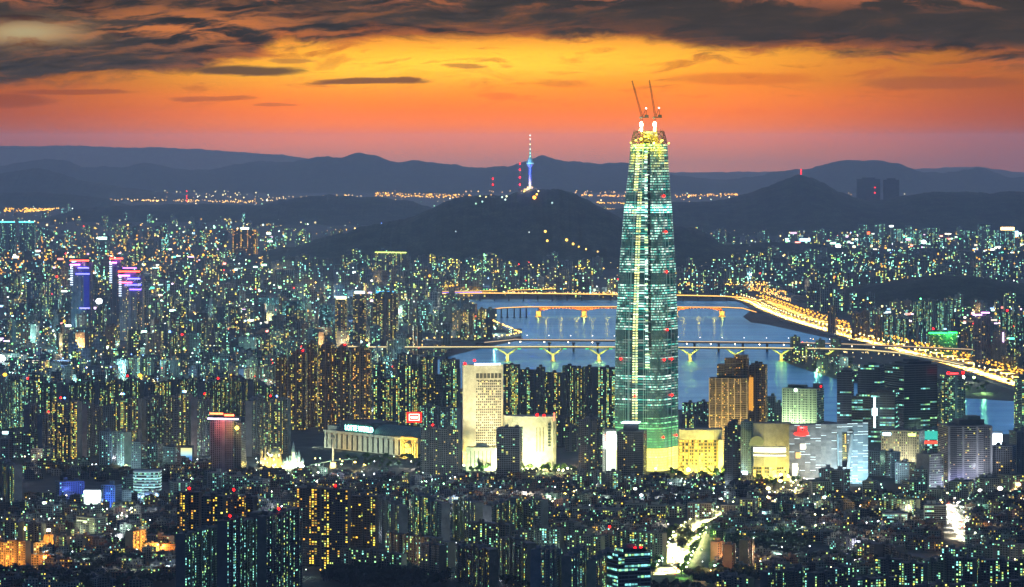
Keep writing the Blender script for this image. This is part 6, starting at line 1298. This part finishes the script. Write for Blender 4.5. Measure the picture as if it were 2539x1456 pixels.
fl_.obj('distant_lamps', 'lamp', kind='stuff', label='countless far street and sign lights sprinkled over the city', cat='lights')
# pale far hills of flats (1030-1520) come from the mass above

# ---------------------------------------------------------------- low houses of the near quarters
HOUSE_LOOK = [('dark flat roofed house', (.07, .07, .085)), ('grey flat roofed house', (.17, .17, .18)), ('pale rendered house', (.32, .32, .30)), ('brick brown house', (.20, .10, .07)), ('bluish concrete house', (.13, .15, .20))]
def quarter(nm_, n, x0_, x1_, y0_, y1_, wm=(9, 18), hm=(7, 15), stuffn=0, litp=.4, avoid=()):
    ms = MB()
    for i in range(n+stuffn):
        for _ in range(20):
            x = R.uniform(x0_, x1_); y = R.uniform(y0_, y1_)
            if not any(a < x < b and c < y < d for a, b, c, d in ((2330, 2405, 1240, 1375), (1640, 1765, 1290, 1450), (1700, 1810, 1262, 1300))): break
        D = DG(y); k = D/F; X_ = (x-XC)*k; w_, d_, h_ = R.uniform(*wm), R.uniform(9, 14), R.uniform(*hm); t = R.choice((-.35, .2, .5))+R.uniform(-.1, .1)
        li = i % 5; lk_, wc = HOUSE_LOOK[li]; lit = R.choice((0, litp*.5, litp, litp*1.5)); war = R.uniform(.05, .85)
        m = ms if i >= n else MB(); m.box((X_, D), w_, d_, 0, h_, t, (*wc, lit), (war, R.uniform(1.2, 2.4), R.random(), .5), 3.4, 2.9, 'FBLR', roof=R.choice(((.05, .08, .05), (.06, .06, .07), (.11, .11, .11), (.10, .05, .04))))
        m.box((X_+R.uniform(-2, 2), D+1), 3.4, 3.2, h_, h_+2.6, t, (*wc, 0)); m.box((X_, D-d_*.5-.3), w_*.9, .6, h_, h_+.9, t, (*wc, 0))
        if i < n: m.obj('house', 'facade', label=lk_+' among the low houses '+nm_, cat='house', group=lk_+'s '+nm_)
    if stuffn: return ms
    return None
QM = []
for a in (('before the glass tower', 50, 1330, 1790, 1196, 1262, 190), ('left of the yellow estate', 36, 0, 440, 1236, 1330, 120), ('at lower right', 60, 1880, 2330, 1236, 1345, 260), ('between the theme park and the near estates', 36, 430, 1330, 1182, 1226, 200), ('below the banded apartment tower', 25, 2340, 2560, 1240, 1335, 90), ('beside the bright avenue', 20, 1742, 1900, 1292, 1345, 60), ('behind the blue lit shops', 8, 60, 520, 1150, 1196, 110), ('behind the yellow estate', 10, 430, 1400, 1226, 1300, 420), ('left of the dazzling avenue', 8, 1330, 1640, 1275, 1335, 130), ('among the orange lamps at lower left', 8, 100, 440, 1352, 1425, 110), ('behind the bottom right slabs', 8, 2050, 2560, 1330, 1368, 140), ('beside the fan shaped mall', 6, 1795, 1885, 1198, 1240, 40), ('in the bottom left corner', 6, 0, 440, 1425, 1465, 60), ('below the dark park at lower right', 20, 1740, 2180, 1388, 1425, 70)):
    mm = quarter(a[0], a[1], *a[2:6], stuffn=a[6]); QM.append(mm)
allm = MB()
for q in QM:
    n0_ = len(allm.v); allm.v += q.v; allm.f += [tuple(i+n0_ for i in f) for f in q.f]; allm.uv += q.uv; allm.a += q.a; allm.b += q.b
FARL.obj('street_lamps', 'lamp', kind='stuff', label='rows of small far lamps along the river roads', cat='lights')
allm.obj('low_houses', 'facade', kind='stuff', label='crowded low houses filling the near quarters', cat='houses')
# alley lamps in the low quarters
al = MB()
for i in range(520):
    x, y = R.choice(((R.uniform(1330, 1800), R.uniform(1190, 1270)), (R.uniform(0, 440), R.uniform(1236, 1320)), (R.uniform(1880, 2540), R.uniform(1225, 1330)), (R.uniform(430, 1330), R.uniform(1180, 1225)), (R.uniform(0, 700), R.uniform(1090, 1180)), (R.uniform(1900, 2540), R.uniform(1200, 1260)), (R.uniform(0, 2540), R.uniform(1330, 1440))))
    p = GR(x, y); c = R.choice(LC+[(.8, .9, 1)]*2+[(.4, 1, .55)]); al.ball((p.x, p.y-6, R.uniform(5, 12)), R.uniform(.5, 1.1), 5, 3, (*c, R.choice((4, 8, 14))))
    if i % 9 == 0: light('alley_light', (p.x, p.y-8, 10), c, R.uniform(4000, 16000), size=.6)
al.obj('alley_lamps', 'lamp', kind='stuff', label='scattered alley and shop lights between the near houses', cat='lights')
# light spill along the shopping street at right and others
for x, y, c, e, s in ((2480, 1235, (1, .9, .7), 9e4, 4), (2430, 1240, (.9, 1, .9), 7e4, 3), (2525, 1225, (1, .6, .3), 9e4, 4), (2360, 1236, (.8, .9, 1), 5e4, 3), (1905, 1235, (1, .85, .4), 6e4, 3.4), (2045, 1258, (.7, 1, .9), 4e4, 3), (1590, 1252, (.9, 1, 1), 5e4, 2.5), (1575, 1236, (.85, 1, .95), 4e4, 2.5), (60, 1268, (.7, 1, .9), 5e4, 2.5), (110, 1272, (.75, 1, .8), 6e4, 3), (1150, 1176, (.9, 1, .6), 3e4, 2), (880, 1168, (1, .75, .2), 4e4, 2), (1935, 1216, (1, .85, .4), 8e4, 3)):
    p = GR(x, y); m = MB(); m.ball((0, 0, 14), s, 8, 5, (*c, 7), .7); m.tube((0, 0, 0), (0, 0, 13), .3, n=5, a=(.1, .1, .1, .001)); o = m.obj('street_lamp', 'lamp', label='strong lamp flooding a shopping street corner among low blocks', cat='street lamp', group='strong lamps in the shopping streets', loc=p); l = light('lamp_light', (0, -s-2, 14), c, e, None, size=1); l.parent = o
# lamps added between the near estates only to wash the pale walls
wl = MB()
for i in range(170):
    y = R.uniform(1010, 1440); x = R.uniform(0, 2540)
    if y < 1080 and 1100 < x < 2200: continue
    cc_ = R.choice(((.75, .95, 1), (.6, 1, .8), (1, .85, .6), (1, .62, .25), (.8, .85, 1), (.55, 1, .7), (1, .9, .75))); p = GR(x, y); e = R.choice((1, 1, 2, 3.5))*1.6e4*(p.y/5000)
    light('wash_light', (p.x, p.y, R.uniform(10, 22)), cc_, e, size=1); wl.ball((p.x, p.y, 11), .8, 5, 3, (*cc_, 10)); wl.tube((p.x, p.y, 0), (p.x, p.y, 10), .2, n=4, a=(.1, .1, .1, .001))
wl.obj('added_wash_lamps', 'lamp', kind='stuff', label='added wash lamps between the near apartment blocks', cat='lights')
# ---------------------------------------------------------------- trees
LEAF = {}
def leafmat(nm_, c):
    m, t, b = newmat(nm_); g = t.nodes.new('ShaderNodeNewGeometry'); v = noi(t, E(t, g.outputs['Position']), .6, 4, .6)
    cc = mixc(t, v.ss(.35, .65), tuple(q*.5 for q in c), tuple(q*1.5 for q in c)); t.links.new(cc.k, b.inputs['Base Color']); b.inputs['Roughness'].default_value = .8
leafmat('leaf', (.05, .10, .025)); leafmat('leafdark', (.02, .035, .018))
def leafcloud(m, c, rr, n, s=.9):
    for i in range(n):
        d = Vector((R.gauss(0, 1), R.gauss(0, 1), R.gauss(0, 1))).normalized()*R.random()**.4*rr*(.75+.35*mnoise.noise(Vector((i*.37, c[0], c[1])))); p = Vector(c)+Vector((d.x, d.y, d.z*.75))
        a = Vector((R.gauss(0, 1), R.gauss(0, 1), R.gauss(0, 1))).normalized()*s; b = a.orthogonal().normalized()*s; m.face([p-a, p+b, p+a, p-b])
for v in range(4):
    m = MB(); m.tube((0, 0, 0), (0, 0, 5), .35, .22, 6, (.1, .07, .05, 0)); [m.tube((0, 0, 4), (R.uniform(-2.5, 2.5), R.uniform(-2, 2), 8), .18, .08, 4, (.1, .07, .05, 0)) for _ in range(4)]; a = m.mesh('trunk', 'paint')
    m = MB(); [leafcloud(m, (R.uniform(-2.4, 2.4), R.uniform(-2, 2), R.uniform(6.5, 10)), R.uniform(1.8, 3), 60, .75) for _ in range(7)]; LEAF[v] = (a, m.mesh('crown', 'leaf'))
def tree(x, y, s, lab, grp):
    a, b = LEAF[R.randrange(4)]; o = mk('tree', a, label=lab, cat='tree', group=grp, loc=GR(x, y)); o.scale = (s,)*3; o.rotation_euler[2] = R.uniform(0, 6.28); mk('crown', b, o)
for grp, n, x0_, x1_, y0_, y1_, lab, lc, le in (('trees before the white curved store', 26, 1285, 1432, 1168, 1180, 'floodlit green tree in the forecourt of the white curved store', (.7, 1, .35), 2.2e4), ('trees before the yellow mall', 30, 1640, 1800, 1180, 1200, 'floodlit tree in front of the yellow glowing mall', (.6, 1, .4), 1.8e4), ('trees before the fan shaped mall', 24, 1862, 2000, 1194, 1215, 'lit tree before the curved mall and panelled store', (1, .85, .3), 1.6e4), ('trees below the cream hotel', 14, 1150, 1235, 1166, 1180, 'green lit tree below the cream hotel', (.4, 1, .4), 2e4), ('park trees before the theme park hall', 34, 850, 1045, 1140, 1166, 'dark park tree in front of the pilastered hall', (.3, 1, .6), 1500), ('avenue trees', 46, 1632, 1672, 1330, 1425, 'green lit tree lining the dazzling avenue', (.3, 1, .1), 1.1e4), ('trees on the park shore at right', 24, 2000, 2110, 905, 925, 'dim tree on the river park shore at right', (.5, 1, .5), 2.5e4), ('trees by the shore floodlight', 20, 2370, 2500, 955, 975, 'green tree on the shore near the dazzling floodlight', (.5, 1, .3), 3e4)):
    for i in range(n):
        x = R.uniform(x0_, x1_); y = R.uniform(y0_, y1_)
        if grp == 'avenue trees': y = 1318+(i//2)*5.0; x = 1718-(y-1310)*.50+(-40 if i % 2 else 34)+R.uniform(-4, 4)
        tree(x, y, R.uniform(.8, 1.5), lab, grp)
        if i % 4 == 0 and le > 2000: p = GR(x, y+3); light('tree_light', (p.x, p.y-7, 5), lc, le, size=.8)
# dark woods near the bottom: one leafy mass each
wd = MB()
for cx_, cy_, rx, ry, n_ in ((960, 1440, 160, 26, 420), (1910, 1352, 95, 34, 360), (2120, 1392, 60, 14, 90), (200, 1445, 230, 18, 460), (960, 1210, 60, 8, 50), (250, 1180, 60, 7, 60), (470, 1182, 60, 6, 50), (1690, 1345, 30, 30, 50), (1620, 1470, 120, 10, 80), (1300, 1455, 60, 10, 50), (1790, 1440, 90, 16, 150), (235, 1402, 110, 12, 200), (440, 1350, 190, 26, 330), (1960, 1300, 60, 14, 90), (640, 850, 60, 14, 160), (640, 1178, 60, 6, 40)):
    for i in range(n_):
        a = R.uniform(0, math.tau); q = R.random()**.5; p = GR(cx_+math.cos(a)*rx*q, cy_+math.sin(a)*ry*q); leafcloud(wd, (p.x, p.y, R.uniform(5, 11)), R.uniform(3.5, 6.5), 34, 1.5)
wd.obj('woodland_trees', 'leafdark', kind='stuff', label='dark masses of park and hillside trees', cat='trees')
# shadowed lower wooded ground is part of the ground sheet
dups = [k for k, v in USED.items() if v > 1]
print('DUP LABELS', dups[:20]); print('LONG', [l for l in USED if len(l.split()) > 16 or len(l.split()) < 4][:20]); print('LAMPS', NL[0], 'BLD', NB[0], 'FAR', cnt, 'OBJ', len(S.objects), 'LIGHTS', len(bpy.data.lights))
